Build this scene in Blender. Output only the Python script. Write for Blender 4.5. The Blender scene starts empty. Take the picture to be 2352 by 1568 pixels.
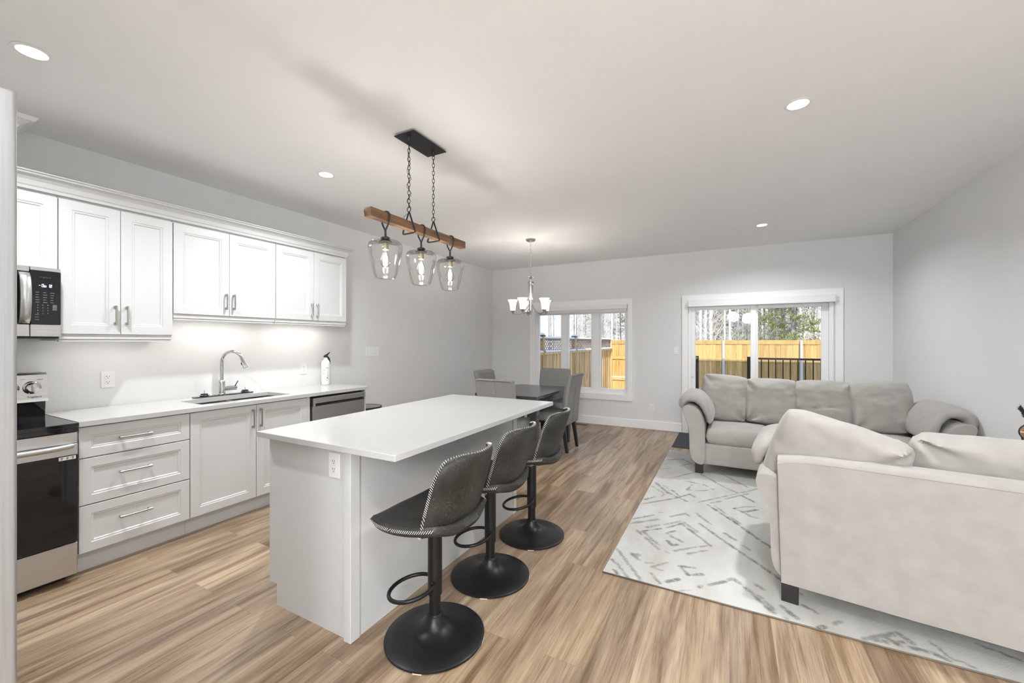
import bpy, bmesh, math, random
from mathutils import Vector, Matrix, noise
R = math.radians
sc = bpy.context.scene
COL = sc.collection

# ------------------------------------------------------------------ camera
cam_d = bpy.data.cameras.new('camera'); cam = bpy.data.objects.new('camera', cam_d); COL.objects.link(cam)
cam_d.sensor_width = 36; cam_d.lens = 36 * 940 / 2352
cam_d.clip_start = 0.05; cam_d.clip_end = 400
cam.location = (0, 0, 1.387); cam.rotation_euler = (R(90), 0, R(28))
sc.camera = cam
# ------------------------------------------------------------------ view
sc.view_settings.view_transform = 'Standard'; sc.view_settings.look = 'None'
sc.view_settings.exposure = 0.68; sc.view_settings.gamma = 1.0
sc.view_settings.use_curve_mapping = False
sc.cycles.use_denoising = True
sc.cycles.max_bounces = 9; sc.cycles.diffuse_bounces = 5; sc.cycles.transparent_max_bounces = 16
sc.cycles.sample_clamp_indirect = 6.0
# ------------------------------------------------------------------ sky
W = bpy.data.worlds.new('sky'); sc.world = W; W.use_nodes = True
nt = W.node_tree; nt.nodes.clear()
wo = nt.nodes.new('ShaderNodeOutputWorld'); bg = nt.nodes.new('ShaderNodeBackground')
tc = nt.nodes.new('ShaderNodeTexCoord'); sep = nt.nodes.new('ShaderNodeSeparateXYZ'); rp = nt.nodes.new('ShaderNodeValToRGB')
nt.links.new(tc.outputs['Generated'], sep.inputs[0]); nt.links.new(sep.outputs['Z'], rp.inputs[0])
e = rp.color_ramp.elements
e[0].position = 0.0; e[0].color = (0.86, 0.92, 1.0, 1)
e[1].position = 0.55; e[1].color = (0.50, 0.62, 0.88, 1)
k = e.new(0.08); k.color = (0.74, 0.84, 1.0, 1)
nt.links.new(rp.outputs[0], bg.inputs[0]); bg.inputs[1].default_value = 0.84
nt.links.new(bg.outputs[0], wo.inputs[0])
# ------------------------------------------------------------------ sun (behind the house, low winter sun)
sun_d = bpy.data.lights.new('sun', 'SUN'); sun = bpy.data.objects.new('sun', sun_d); COL.objects.link(sun)
sun_d.energy = 3.2; sun_d.angle = R(0.6); sun_d.color = (1.0, 0.95, 0.86)
sun.rotation_euler = Vector((-0.14, 1.0, -0.66)).to_track_quat('-Z', 'Y').to_euler()
# ------------------------------------------------------------------ lamp strengths (W)
POT_W = 15.0          # each recessed ceiling light
BULB_W = 4.5          # each bulb of the pendant
CHAND_W = 2.4         # each bulb of the chandelier
STRIP_W = 0.9         # under-cabinet strips
FILL_GLOBE_W = 88.0         # each fill globe added behind the camera
ZC = 2.74             # ceiling height
XL, XR, YB, YF = -4.01, 1.80, 6.74, -3.4

# ================================================================== materials
def srgb(r, g, b):
    f = lambda c: (c / 255 / 12.92) if c / 255 <= 0.04045 else ((c / 255 + 0.055) / 1.055) ** 2.4
    return (f(r), f(g), f(b), 1)
def mat(name, col, rough=0.5, metal=0.0, spec=0.5, **kw):
    m = bpy.data.materials.new(name); m.use_nodes = True
    p = m.node_tree.nodes['Principled BSDF']
    p.inputs['Base Color'].default_value = col; p.inputs['Roughness'].default_value = rough
    p.inputs['Metallic'].default_value = metal; p.inputs['Specular IOR Level'].default_value = spec
    for k_, v in kw.items(): p.inputs[k_].default_value = v
    return m
def nodes(m): return m.node_tree, m.node_tree.nodes['Principled BSDF']
def add(nt, kind, **kw):
    n = nt.nodes.new(kind)
    for k_, v in kw.items(): setattr(n, k_, v)
    return n
def objco(nt, scale=(1, 1, 1), rot=(0, 0, 0)):
    t = add(nt, 'ShaderNodeTexCoord'); mp = add(nt, 'ShaderNodeMapping')
    mp.inputs['Scale'].default_value = scale; mp.inputs['Rotation'].default_value = rot
    nt.links.new(t.outputs['Object'], mp.inputs[0]); return mp.outputs[0]
def ramp(nt, fac, stops):
    r = add(nt, 'ShaderNodeValToRGB'); nt.links.new(fac, r.inputs[0])
    el = r.color_ramp.elements
    el[0].position, el[0].color = stops[0]; el[1].position, el[1].color = stops[-1]
    for p_, c_ in stops[1:-1]: q = el.new(p_); q.color = c_
    return r.outputs[0]
def noisy(m, c1, c2, scale=(5, 5, 5), ns=4.0, detail=6, bump=0.0, bscale=None, lo=.35, hi=.65, dist=0.0):
    nt, p = nodes(m); co = objco(nt, scale)
    n = add(nt, 'ShaderNodeTexNoise'); n.inputs['Scale'].default_value = ns; n.inputs['Detail'].default_value = detail
    n.inputs['Distortion'].default_value = dist
    nt.links.new(co, n.inputs['Vector'])
    nt.links.new(ramp(nt, n.outputs[0], [(lo, c1), (hi, c2)]), p.inputs['Base Color'])
    if bump:
        b = add(nt, 'ShaderNodeBump'); b.inputs['Strength'].default_value = bump; b.inputs['Distance'].default_value = .01
        n2 = add(nt, 'ShaderNodeTexNoise'); n2.inputs['Scale'].default_value = bscale or ns * 6; n2.inputs['Detail'].default_value = 4
        nt.links.new(co, n2.inputs['Vector']); nt.links.new(n2.outputs[0], b.inputs['Height']); nt.links.new(b.outputs[0], p.inputs['Normal'])
    return m

WALLC = (0.80, 0.795, 0.79, 1)
m_wall = noisy(mat('wall_paint', WALLC, 0.75, spec=.3), (0.755, 0.755, 0.755, 1), (0.765, 0.765, 0.765, 1), ns=1.2, bump=.03, bscale=160)
m_ceil = noisy(mat('ceiling_paint', (0.83, 0.825, 0.815, 1), 0.85, spec=.2), (0.895, 0.895, 0.895, 1), (0.905, 0.905, 0.905, 1), ns=1.0, bump=.03, bscale=120)
m_trim = mat('white_trim_paint', (0.90, 0.90, 0.895, 1), 0.4)
m_vinyl = mat('white_vinyl', (0.90, 0.90, 0.90, 1), 0.3)
m_cab = mat('white_cabinet_lacquer', (0.645, 0.65, 0.645, 1), 0.38)
m_gap = mat('dark_gap', (0.03, 0.03, 0.03, 1), 0.8)
m_plastic = mat('white_plastic', (0.84, 0.84, 0.83, 1), 0.3)
m_slot = mat('dark_slot', (0.06, 0.06, 0.06, 1), 0.6)
m_nickel = mat('brushed_nickel', (0.52, 0.50, 0.47, 1), 0.28, 1.0)
m_pull = mat('satin_steel_pull', (0.42, 0.41, 0.39, 1), 0.3, 1.0)
m_chrome = mat('chrome', (0.62, 0.62, 0.62, 1), 0.07, 1.0)
m_blackmetal = mat('black_powder_coat', (0.016, 0.016, 0.017, 1), 0.42, 0.3)
m_stoolblack = mat('black_satin_metal', (0.007, 0.007, 0.0075, 1), 0.38, 0.0, .35)
m_blackglass = mat('black_glass', (0.008, 0.008, 0.009, 1), 0.05)
m_blackplastic = mat('black_plastic', (0.018, 0.018, 0.018, 1), 0.35)
m_white_print = mat('pale_print', (0.22, 0.22, 0.22, 1), 0.5)
m_dark_print = mat('dark_print', (0.07, 0.07, 0.07, 1), 0.5)

def stainless(name, c=.47, rough=.27, axis='z'):
    m = mat(name, (c, c, c * .99, 1), rough, 1.0); nt, p = nodes(m)
    s = {'z': (60, 60, 1.2), 'y': (60, 1.2, 60), 'x': (1.2, 60, 60)}[axis]
    co = objco(nt, s); n = add(nt, 'ShaderNodeTexNoise'); n.inputs['Scale'].default_value = 6; n.inputs['Detail'].default_value = 3
    nt.links.new(co, n.inputs['Vector'])
    nt.links.new(ramp(nt, n.outputs[0], [(.3, (c * .92, c * .92, c * .92, 1)), (.7, (c * 1.07, c * 1.07, c * 1.06, 1))]), p.inputs['Base Color'])
    b = add(nt, 'ShaderNodeBump'); b.inputs['Strength'].default_value = .04; b.inputs['Distance'].default_value = .002
    nt.links.new(n.outputs[0], b.inputs['Height']); nt.links.new(b.outputs[0], p.inputs['Normal'])
    return m
m_ss = stainless('stainless_steel', .60, .33, axis='y')
m_ssf = stainless('fridge_stainless', .33, .42, axis='z'); m_ssf.node_tree.nodes['Principled BSDF'].inputs['Metallic'].default_value = .55
m_sink = stainless('sink_steel', .38, .22, axis='y')

# quartz
m_quartz = mat('white_quartz', (0.74, 0.735, 0.715, 1), 0.13)
nt, p = nodes(m_quartz); co = objco(nt)
v = add(nt, 'ShaderNodeTexVoronoi'); v.inputs['Scale'].default_value = 130; nt.links.new(co, v.inputs['Vector'])
n = add(nt, 'ShaderNodeTexNoise'); n.inputs['Scale'].default_value = 9; n.inputs['Detail'].default_value = 8; nt.links.new(co, n.inputs['Vector'])
c1 = ramp(nt, v.outputs['Distance'], [(.05, (0.55, 0.54, 0.52, 1)), (.16, (0.53, 0.528, 0.517, 1))])
c2 = ramp(nt, n.outputs[0], [(.30, (0.50, 0.497, 0.485, 1)), (.40, (0.53, 0.528, 0.517, 1))])
mx = add(nt, 'ShaderNodeMix', data_type='RGBA'); mx.inputs[0].default_value = .5
nt.links.new(c1, mx.inputs[6]); nt.links.new(c2, mx.inputs[7]); nt.links.new(mx.outputs[2], p.inputs['Base Color'])

# vinyl plank floor: planks run along world Y
m_floor = mat('wood_plank_floor', (0.4, 0.3, 0.2, 1), 0.36, spec=.45)
nt, p = nodes(m_floor)
co = objco(nt, rot=(0, 0, R(90)))
br = add(nt, 'ShaderNodeTexBrick'); br.offset = .37; br.offset_frequency = 2; br.squash = 1
br.inputs['Color1'].default_value = (0, 0, 0, 1); br.inputs['Color2'].default_value = (1, 1, 1, 1); br.inputs['Mortar'].default_value = (.5, .5, .5, 1)
br.inputs['Scale'].default_value = 1; br.inputs['Mortar Size'].default_value = .0006; br.inputs['Mortar Smooth'].default_value = .2
br.inputs['Bias'].default_value = 0; br.inputs['Brick Width'].default_value = 1.22; br.inputs['Row Height'].default_value = .18
nt.links.new(co, br.inputs['Vector'])
bw = add(nt, 'ShaderNodeRGBToBW'); nt.links.new(br.outputs['Color'], bw.inputs[0])
tone = ramp(nt, bw.outputs[0], [(0, (0.28, 0.200, 0.130, 1)), (.25, (0.43, 0.315, 0.205, 1)), (.5, (0.33, 0.245, 0.168, 1)), (.75, (0.48, 0.365, 0.250, 1)), (1, (0.37, 0.280, 0.195, 1))])
co2 = objco(nt, scale=(9, .6, 1))
mul = add(nt, 'ShaderNodeMath', operation='MULTIPLY'); mul.inputs[1].default_value = 40; nt.links.new(bw.outputs[0], mul.inputs[0])
n1 = add(nt, 'ShaderNodeTexNoise', noise_dimensions='4D'); n1.inputs['Scale'].default_value = 1.6; n1.inputs['Detail'].default_value = 7; n1.inputs['Roughness'].default_value = .62; n1.inputs['Distortion'].default_value = .9
nt.links.new(co2, n1.inputs['Vector']); nt.links.new(mul.outputs[0], n1.inputs['W'])
g1 = ramp(nt, n1.outputs[0], [(.28, (.34, .29, .25, 1)), (.40, (.58, .52, .475, 1)), (.50, (.88, .86, .84, 1)), (.58, (1.05, 1.05, 1.05, 1)), (.75, (1.14, 1.13, 1.11, 1))])
m1 = add(nt, 'ShaderNodeMix', data_type='RGBA', blend_type='MULTIPLY'); m1.inputs[0].default_value = 1
nt.links.new(tone, m1.inputs[6]); nt.links.new(g1, m1.inputs[7])
co3 = objco(nt, scale=(110, 3.0, 1))
n2 = add(nt, 'ShaderNodeTexNoise', noise_dimensions='4D'); n2.inputs['Scale'].default_value = 1.8; n2.inputs['Detail'].default_value = 7; n2.inputs['Distortion'].default_value = .5
nt.links.new(co3, n2.inputs['Vector']); nt.links.new(mul.outputs[0], n2.inputs['W'])
g2 = ramp(nt, n2.outputs[0], [(.32, (.60, .55, .50, 1)), (.47, (.95, .94, .93, 1)), (.62, (1.06, 1.06, 1.06, 1))])
m2 = add(nt, 'ShaderNodeMix', data_type='RGBA', blend_type='MULTIPLY'); m2.inputs[0].default_value = .8
nt.links.new(m1.outputs[2], m2.inputs[6]); nt.links.new(g2, m2.inputs[7])
n3 = add(nt, 'ShaderNodeTexNoise'); n3.inputs['Scale'].default_value = 1.0; n3.inputs['Detail'].default_value = 4; nt.links.new(objco(nt, scale=(7, 1.1, 1)), n3.inputs['Vector'])
g3 = ramp(nt, n3.outputs[0], [(.36, (.66, .63, .63, 1)), (.5, (1, 1, 1, 1)), (.7, (1.08, 1.08, 1.08, 1))])
m3 = add(nt, 'ShaderNodeMix', data_type='RGBA', blend_type='MULTIPLY'); m3.inputs[0].default_value = .75
nt.links.new(m2.outputs[2], m3.inputs[6]); nt.links.new(g3, m3.inputs[7])
m4 = add(nt, 'ShaderNodeMix', data_type='RGBA'); m4.inputs[7].default_value = (0.17, 0.12, 0.08, 1)
nt.links.new(br.outputs['Fac'], m4.inputs[0]); nt.links.new(m3.outputs[2], m4.inputs[6]); nt.links.new(m4.outputs[2], p.inputs['Base Color'])
b = add(nt, 'ShaderNodeBump'); b.inputs['Strength'].default_value = .12; b.inputs['Distance'].default_value = .003
nt.links.new(n2.outputs[0], b.inputs['Height']); nt.links.new(b.outputs[0], p.inputs['Normal'])

m_sofa = noisy(mat('greige_microfibre', (0.47, 0.445, 0.415, 1), 0.92, spec=.15, **{'Sheen Weight': .25, 'Sheen Roughness': .5}),
               (0.345, 0.325, 0.298, 1), (0.390, 0.370, 0.342, 1), ns=2.4, detail=4, bump=.12, bscale=300, lo=.3, hi=.7)
m_piping = mat('greige_seam', (0.30, 0.275, 0.25, 1), .9)
m_block = mat('black_wood_leg', (0.014, 0.012, 0.012, 1), .45)
m_chair = noisy(mat('grey_tweed', (0.2, 0.19, 0.185, 1), .95, spec=.15), (0.17, 0.166, 0.16, 1), (0.33, 0.32, 0.31, 1), ns=60, detail=3, bump=.2, bscale=300)
m_darkwood = noisy(mat('espresso_wood', (0.06, 0.058, 0.06, 1), .22, spec=.7), (0.045, 0.043, 0.045, 1), (0.075, 0.073, 0.076, 1), scale=(30, 2, 30), ns=3)
# distressed leather
m_leather = mat('grey_distressed_leather', (0.06, 0.058, 0.052, 1), .5, spec=.3)
nt, p = nodes(m_leather); co = objco(nt)
n = add(nt, 'ShaderNodeTexNoise'); n.inputs['Scale'].default_value = 6; n.inputs['Detail'].default_value = 6; nt.links.new(co, n.inputs['Vector'])
base = ramp(nt, n.outputs[0], [(.3, (0.013, 0.0125, 0.011, 1)), (.7, (0.038, 0.0365, 0.032, 1))])
n2 = add(nt, 'ShaderNodeTexNoise'); n2.inputs['Scale'].default_value = 14; n2.inputs['Detail'].default_value = 2; n2.inputs['Distortion'].default_value = 3.5; nt.links.new(co, n2.inputs['Vector'])
veins = ramp(nt, n2.outputs[0], [(.478, (0, 0, 0, 1)), (.497, (1, 1, 1, 1)), (.516, (0, 0, 0, 1))])
n4 = add(nt, 'ShaderNodeTexNoise'); n4.inputs['Scale'].default_value = 9; nt.links.new(co, n4.inputs['Vector'])
vm = add(nt, 'ShaderNodeMath', operation='MULTIPLY'); nt.links.new(veins, vm.inputs[0]); nt.links.new(ramp(nt, n4.outputs[0], [(.38, (0, 0, 0, 1)), (.60, (.9, .9, .9, 1))]), vm.inputs[1])
mx = add(nt, 'ShaderNodeMix', data_type='RGBA'); nt.links.new(vm.outputs[0], mx.inputs[0]); nt.links.new(base, mx.inputs[6]); mx.inputs[7].default_value = (0.11, 0.105, 0.095, 1)
nt.links.new(mx.outputs[2], p.inputs['Base Color'])
m_thread = mat('cream_thread', (0.62, 0.60, 0.56, 1), .7)
m_beam = noisy(mat('brown_wood_beam', (0.22, 0.12, 0.055, 1), .5), (0.085, 0.042, 0.018, 1), (0.21, 0.115, 0.052, 1), scale=(14, 1.2, 14), ns=2.5, detail=6, lo=.3, hi=.7)
m_rug = mat('ivory_rug_pile', (0.68, 0.68, 0.64, 1), 1.0, spec=.1)
nt, p = nodes(m_rug)
at_ = add(nt, 'ShaderNodeAttribute', attribute_name='pattern'); at_.attribute_type = 'GEOMETRY'
n = add(nt, 'ShaderNodeTexNoise'); n.inputs['Scale'].default_value = 2.0; n.inputs['Detail'].default_value = 8; n.inputs['Roughness'].default_value = .6; nt.links.new(objco(nt, scale=(2.5, 1, 1)), n.inputs['Vector'])
ivory = ramp(nt, n.outputs[0], [(.32, (0.49, 0.465, 0.42, 1)), (.5, (0.545, 0.542, 0.515, 1)), (.68, (0.59, 0.60, 0.575, 1))])
n2 = add(nt, 'ShaderNodeTexNoise'); n2.inputs['Scale'].default_value = 60; n2.inputs['Detail'].default_value = 2; nt.links.new(objco(nt, scale=(1, 1, 1)), n2.inputs['Vector'])
mm = add(nt, 'ShaderNodeMath', operation='MULTIPLY'); nt.links.new(at_.outputs['Fac'], mm.inputs[0]); nt.links.new(ramp(nt, n2.outputs[0], [(.30, (.35, .35, .35, 1)), (.5, (1, 1, 1, 1))]), mm.inputs[1])
mx = add(nt, 'ShaderNodeMix', data_type='RGBA'); nt.links.new(mm.outputs[0], mx.inputs[0]); nt.links.new(ivory, mx.inputs[6]); mx.inputs[7].default_value = (0.15, 0.147, 0.14, 1)
nt.links.new(mx.outputs[2], p.inputs['Base Color'])
b = add(nt, 'ShaderNodeBump'); b.inputs['Strength'].default_value = .5; b.inputs['Distance'].default_value = .004
n5 = add(nt, 'ShaderNodeTexNoise'); n5.inputs['Scale'].default_value = 220; nt.links.new(objco(nt), n5.inputs['Vector'])
nt.links.new(n5.outputs[0], b.inputs['Height']); nt.links.new(b.outputs[0], p.inputs['Normal'])
m_rugedge = mat('rug_binding', (0.16, 0.13, 0.10, 1), .9)
m_mat = noisy(mat('charcoal_doormat', (0.05, 0.05, 0.055, 1), 1.0, spec=.1), (0.03, 0.03, 0.035, 1), (0.12, 0.12, 0.13, 1), ns=40, detail=3, bump=.4)

def glassy(name, tint=(1, 1, 1, 1), base=.0, ior=1.45, rough=.0, gain=1.0):
    m = bpy.data.materials.new(name); m.use_nodes = True; nt = m.node_tree; nt.nodes.clear()
    o = add(nt, 'ShaderNodeOutputMaterial'); t = add(nt, 'ShaderNodeBsdfTransparent'); g = add(nt, 'ShaderNodeBsdfGlossy')
    t.inputs[0].default_value = tint; g.inputs['Roughness'].default_value = rough
    f = add(nt, 'ShaderNodeFresnel'); f.inputs[0].default_value = ior
    mt = add(nt, 'ShaderNodeMath', operation='MULTIPLY_ADD'); mt.inputs[1].default_value = gain; mt.inputs[2].default_value = base; mt.use_clamp = True
    nt.links.new(f.outputs[0], mt.inputs[0]); mx = add(nt, 'ShaderNodeMixShader')
    nt.links.new(mt.outputs[0], mx.inputs[0]); nt.links.new(t.outputs[0], mx.inputs[1]); nt.links.new(g.outputs[0], mx.inputs[2]); nt.links.new(mx.outputs[0], o.inputs[0])
    return m
m_pane = glassy('window_glass', (0.985, 0.99, 0.985, 1), 0, 1.3, gain=.5)
m_shade = glassy('clear_shade_glass', (0.99, 0.99, 0.985, 1), .005, 1.3, gain=.75)
def emis(name, col, st):
    m = mat(name, (0.8, 0.8, 0.8, 1), .5); nt, p = nodes(m)
    p.inputs['Emission Color'].default_value = col; p.inputs['Emission Strength'].default_value = st; return m
m_led = emis('led_diffuser', (1, .98, .95, 1), 6)
m_bulb = emis('bulb_glow', (1, .90, .72, 1), 5)
m_frost = emis('frosted_glass_lit', (1, .965, .90, 1), .55)
m_fill_globe = emis('fill_globe_glow', (.93, .965, 1.0, 1), FILL_GLOBE_W / (math.pi * 4 * math.pi * .17 ** 2))  # glow of the added fill globes
m_fill_globe_dim = emis('fill_globe_glow_dim', (.93, .965, 1.0, 1), .42 * FILL_GLOBE_W / (math.pi * 4 * math.pi * .17 ** 2))
m_display = emis('display_blue', (.35, .5, 1, 1), 1.5)
m_strip = emis('under_cabinet_led', (1, .94, .86, 1), 3)

# outdoors
m_snow = noisy(mat('snow', (0.80, 0.84, 0.9, 1), .8), (0.74, 0.79, 0.87, 1), (0.86, 0.88, 0.92, 1), ns=.8)
def wood_fence(name, a, bcol):
    m = mat(name, a, .8, spec=.2); nt, p = nodes(m); co = objco(nt, scale=(8, 8, .7))
    n = add(nt, 'ShaderNodeTexNoise'); n.inputs['Scale'].default_value = 2.2; n.inputs['Detail'].default_value = 5; n.inputs['Distortion'].default_value = .6; nt.links.new(co, n.inputs['Vector'])
    oi = add(nt, 'ShaderNodeObjectInfo')
    c = ramp(nt, n.outputs[0], [(.3, bcol), (.6, a)])
    hs = add(nt, 'ShaderNodeHueSaturation'); nt.links.new(c, hs.inputs['Color'])
    mr = add(nt, 'ShaderNodeMapRange'); mr.inputs['To Min'].default_value = .8; mr.inputs['To Max'].default_value = 1.15
    nt.links.new(oi.outputs['Random'], mr.inputs[0]); nt.links.new(mr.outputs[0], hs.inputs['Value']); nt.links.new(hs.outputs[0], p.inputs['Base Color'])
    return m
m_fence = wood_fence('cedar_fence', (0.60, 0.41, 0.165, 1), (0.46, 0.29, 0.10, 1))
m_fence2 = wood_fence('cedar_fence_side', (0.80, 0.58, 0.31, 1), (0.50, 0.32, 0.15, 1))
m_lattice = mat('weathered_lattice', (0.30, 0.20, 0.15, 1), .9)
m_galv = mat('galvanised_post', (0.60, 0.66, 0.72, 1), .5, .2)
m_rail = mat('bronze_railing', (0.025, 0.018, 0.016, 1), .4, .3)
m_deck = noisy(mat('deck_boards', (0.3, 0.24, 0.18, 1), .8), (0.26, 0.2, 0.15, 1), (0.36, 0.3, 0.24, 1), scale=(10, 1, 10))
m_birch = noisy(mat('birch_bark', (0.62, 0.60, 0.56, 1), .8), (0.22, 0.20, 0.18, 1), (0.80, 0.78, 0.74, 1), scale=(1, 1, 5), ns=2.5, lo=.34, hi=.42)
m_bark = noisy(mat('grey_bark', (0.12, 0.10, 0.09, 1), .9), (0.16, 0.14, 0.125, 1), (0.40, 0.36, 0.32, 1), scale=(2, 2, .5), ns=5)
m_twig = mat('twig_bark', (0.62, 0.57, 0.52, 1), .9)
m_pine = noisy(mat('pine_needles', (0.10, 0.17, 0.03, 1), .8, spec=.2), (0.12, 0.18, 0.03, 1), (0.42, 0.44, 0.10, 1), ns=1.2)

# ================================================================== mesh helpers
class MB:
    def __init__(s): s.bm = bmesh.new()
    def box(s, x0, x1, y0, y1, z0, z1, bev=0.0, seg=1, M=None):
        m = Matrix.Translation(((x0 + x1) / 2, (y0 + y1) / 2, (z0 + z1) / 2)) @ Matrix.Diagonal((abs(x1 - x0), abs(y1 - y0), abs(z1 - z0), 1))
        if M is not None: m = M @ m
        r = bmesh.ops.create_cube(s.bm, size=1, matrix=m)
        if bev > 0:
            ed = list({e for v in r['verts'] for e in v.link_edges})
            bmesh.ops.bevel(s.bm, geom=ed, offset=bev, segments=seg, affect='EDGES', profile=.5)
        return s
    def lathe(s, prof, c=(0, 0, 0), n=32, axis='z', M=None, closed=False):
        c = Vector(c); rings = []
        for r, h in prof:
            ring = []
            for i in range(n):
                a = 2 * math.pi * i / n; q = (r * math.cos(a), r * math.sin(a), h)
                if axis == 'x': q = (q[2], q[0], q[1])
                if axis == 'y': q = (q[0], q[2], q[1])
                v = Vector(q)
                if M is not None: v = M @ v
                ring.append(s.bm.verts.new(c + v))
            rings.append(ring)
        for a, b_ in zip(rings, rings[1:]):
            for i in range(n): s.bm.faces.new((a[i], a[(i + 1) % n], b_[(i + 1) % n], b_[i]))
        if closed:
            for i in range(n): s.bm.faces.new((rings[-1][i], rings[-1][(i + 1) % n], rings[0][(i + 1) % n], rings[0][i]))
        else:
            if prof[0][0] > 1e-4: s.bm.faces.new(rings[0][::-1])
            if prof[-1][0] > 1e-4: s.bm.faces.new(rings[-1])
        return s
    def cyl(s, c, r, h, n=24, axis='z', r2=None, M=None):
        return s.lathe([(r, 0), (r2 if r2 is not None else r, h)], c, n, axis, M)
    def tube(s, pts, r, n=8, closed=False, up=None):
        pts = [Vector(q) for q in pts]; N = len(pts); rr = r if isinstance(r, (list, tuple)) else [r] * N
        rings = []; prev = None
        for i, q in enumerate(pts):
            if closed: t = pts[(i + 1) % N] - pts[i - 1]
            else: t = pts[min(i + 1, N - 1)] - pts[max(i - 1, 0)]
            if t.length < 1e-9: t = Vector((0, 0, 1))
            t.normalize()
            if prev is None:
                a = Vector(up) if up else (Vector((0, 0, 1)) if abs(t.z) < .9 else Vector((1, 0, 0)))
                a = (a - t * a.dot(t)).normalized()
            else:
                a = prev - t * prev.dot(t)
                a = a.normalized() if a.length > 1e-6 else t.orthogonal().normalized()
            prev = a; b_ = t.cross(a)
            rings.append([s.bm.verts.new(q + (a * math.cos(2 * math.pi * k / n) + b_ * math.sin(2 * math.pi * k / n)) * rr[i]) for k in range(n)])
        L = list(zip(rings, rings[1:])) + ([(rings[-1], rings[0])] if closed else [])
        for A, B in L:
            for k in range(n): s.bm.faces.new((A[k], A[(k + 1) % n], B[(k + 1) % n], B[k]))
        if not closed: s.bm.faces.new(rings[0][::-1]); s.bm.faces.new(rings[-1])
        return s
    def prism(s, poly, a, b_, axis='y'):
        """poly of 2D points extruded from a to b along the axis; 'y': (x,z), 'x': (y,z), 'z': (x,y)"""
        def P(u, v_, w): return {'y': (u, w, v_), 'x': (w, u, v_), 'z': (u, v_, w)}[axis]
        A = [s.bm.verts.new(P(u, v_, a)) for u, v_ in poly]; B = [s.bm.verts.new(P(u, v_, b_)) for u, v_ in poly]
        n = len(poly); s.bm.faces.new(A[::-1]); s.bm.faces.new(B)
        for i in range(n): s.bm.faces.new((A[i], A[(i + 1) % n], B[(i + 1) % n], B[i]))
        return s
    def grid(s, f, nu, nv, closeu=False):
        V = [[s.bm.verts.new(f(i / (nu - (0 if closeu else 1)), j / (nv - 1))) for j in range(nv)] for i in range(nu)]
        for i in range(nu if closeu else nu - 1):
            for j in range(nv - 1): s.bm.faces.new((V[i][j], V[(i + 1) % nu][j], V[(i + 1) % nu][j + 1], V[i][j + 1]))
        return V
    def ball(s, c, r, seg=16, sc_=(1, 1, 1)):
        m = Matrix.Translation(c) @ Matrix.Diagonal((sc_[0], sc_[1], sc_[2], 1))
        bmesh.ops.create_uvsphere(s.bm, u_segments=seg, v_segments=max(6, seg // 2), radius=r, matrix=m); return s

ROOTLOC = {}
def empty(name, loc, label=None, cat=None, group=None, rz=0.0, kind=None):
    o = bpy.data.objects.new(name, None); COL.objects.link(o); o.location = loc; o.rotation_euler = (0, 0, rz); o.empty_display_size = .1
    tag(o, label, cat, group, kind); ROOTLOC[o.name] = Vector(loc); return o
def tag(o, label=None, cat=None, group=None, kind=None):
    if label: o['label'] = label
    if cat: o['category'] = cat
    if group: o['group'] = group
    if kind: o['kind'] = kind
    return o
def root_of(o):
    while o.parent: o = o.parent
    return o
def build(name, mb, m, parent=None, smooth=None, local=False, recalc=True, subsurf=0):
    """links the mesh as ONE object; coordinates are world ones unless local=True"""
    bm = mb.bm
    if parent is not None and not local:
        off = root_of(parent).location; bmesh.ops.translate(bm, verts=bm.verts, vec=-Vector(off))
    if recalc: bmesh.ops.recalc_face_normals(bm, faces=bm.faces)
    me = bpy.data.meshes.new(name); bm.to_mesh(me); bm.free()
    me.materials.append(m)
    if smooth is not None:
        me.polygons.foreach_set('use_smooth', [True] * len(me.polygons))
        if smooth < 180: me.set_sharp_from_angle(angle=R(smooth))
    o = bpy.data.objects.new(name, me); COL.objects.link(o)
    if parent is not None: o.parent = parent
    if subsurf:
        md = o.modifiers.new('s', 'SUBSURF'); md.levels = subsurf; md.render_levels = subsurf
    return o
def single(name, mb, m, label, cat, loc, group=None, smooth=None, kind=None):
    """a thing that is one mesh, origin at loc (world coordinates in mb)"""
    bmesh.ops.translate(mb.bm, verts=mb.bm.verts, vec=-Vector(loc))
    o = build(name, mb, m, None, smooth); o.location = loc; return tag(o, label, cat, group, kind)
def struct(name, mb, m, parent=None, smooth=None):
    o = build(name, mb, m, parent, smooth); 
    if parent is None: o['kind'] = 'structure'
    return o
def copy_tree(o, parent=None):
    c = o.copy(); COL.objects.link(c); c.parent = parent
    for ch in list(o.children): copy_tree(ch, c)
    return c
def area(name, loc, rot, sx, sy, w, col=(1, 1, 1), shape='RECTANGLE', parent=None, spread=180):
    d = bpy.data.lights.new(name, 'AREA'); d.shape = shape; d.size = sx; d.size_y = sy; d.energy = w; d.color = col; d.spread = R(spread)
    o = bpy.data.objects.new(name, d); COL.objects.link(o); o.rotation_euler = rot
    if parent is not None: o.parent = parent; o.location = Vector(loc) - root_of(parent).location
    else: o.location = loc
    return o
def point(name, loc, w, r=.03, col=(1, 1, 1), parent=None):
    d = bpy.data.lights.new(name, 'POINT'); d.energy = w; d.shadow_soft_size = r; d.color = col
    o = bpy.data.objects.new(name, d); COL.objects.link(o)
    if parent is not None: o.parent = parent; o.location = Vector(loc) - root_of(parent).location
    else: o.location = loc
    return o
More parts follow.
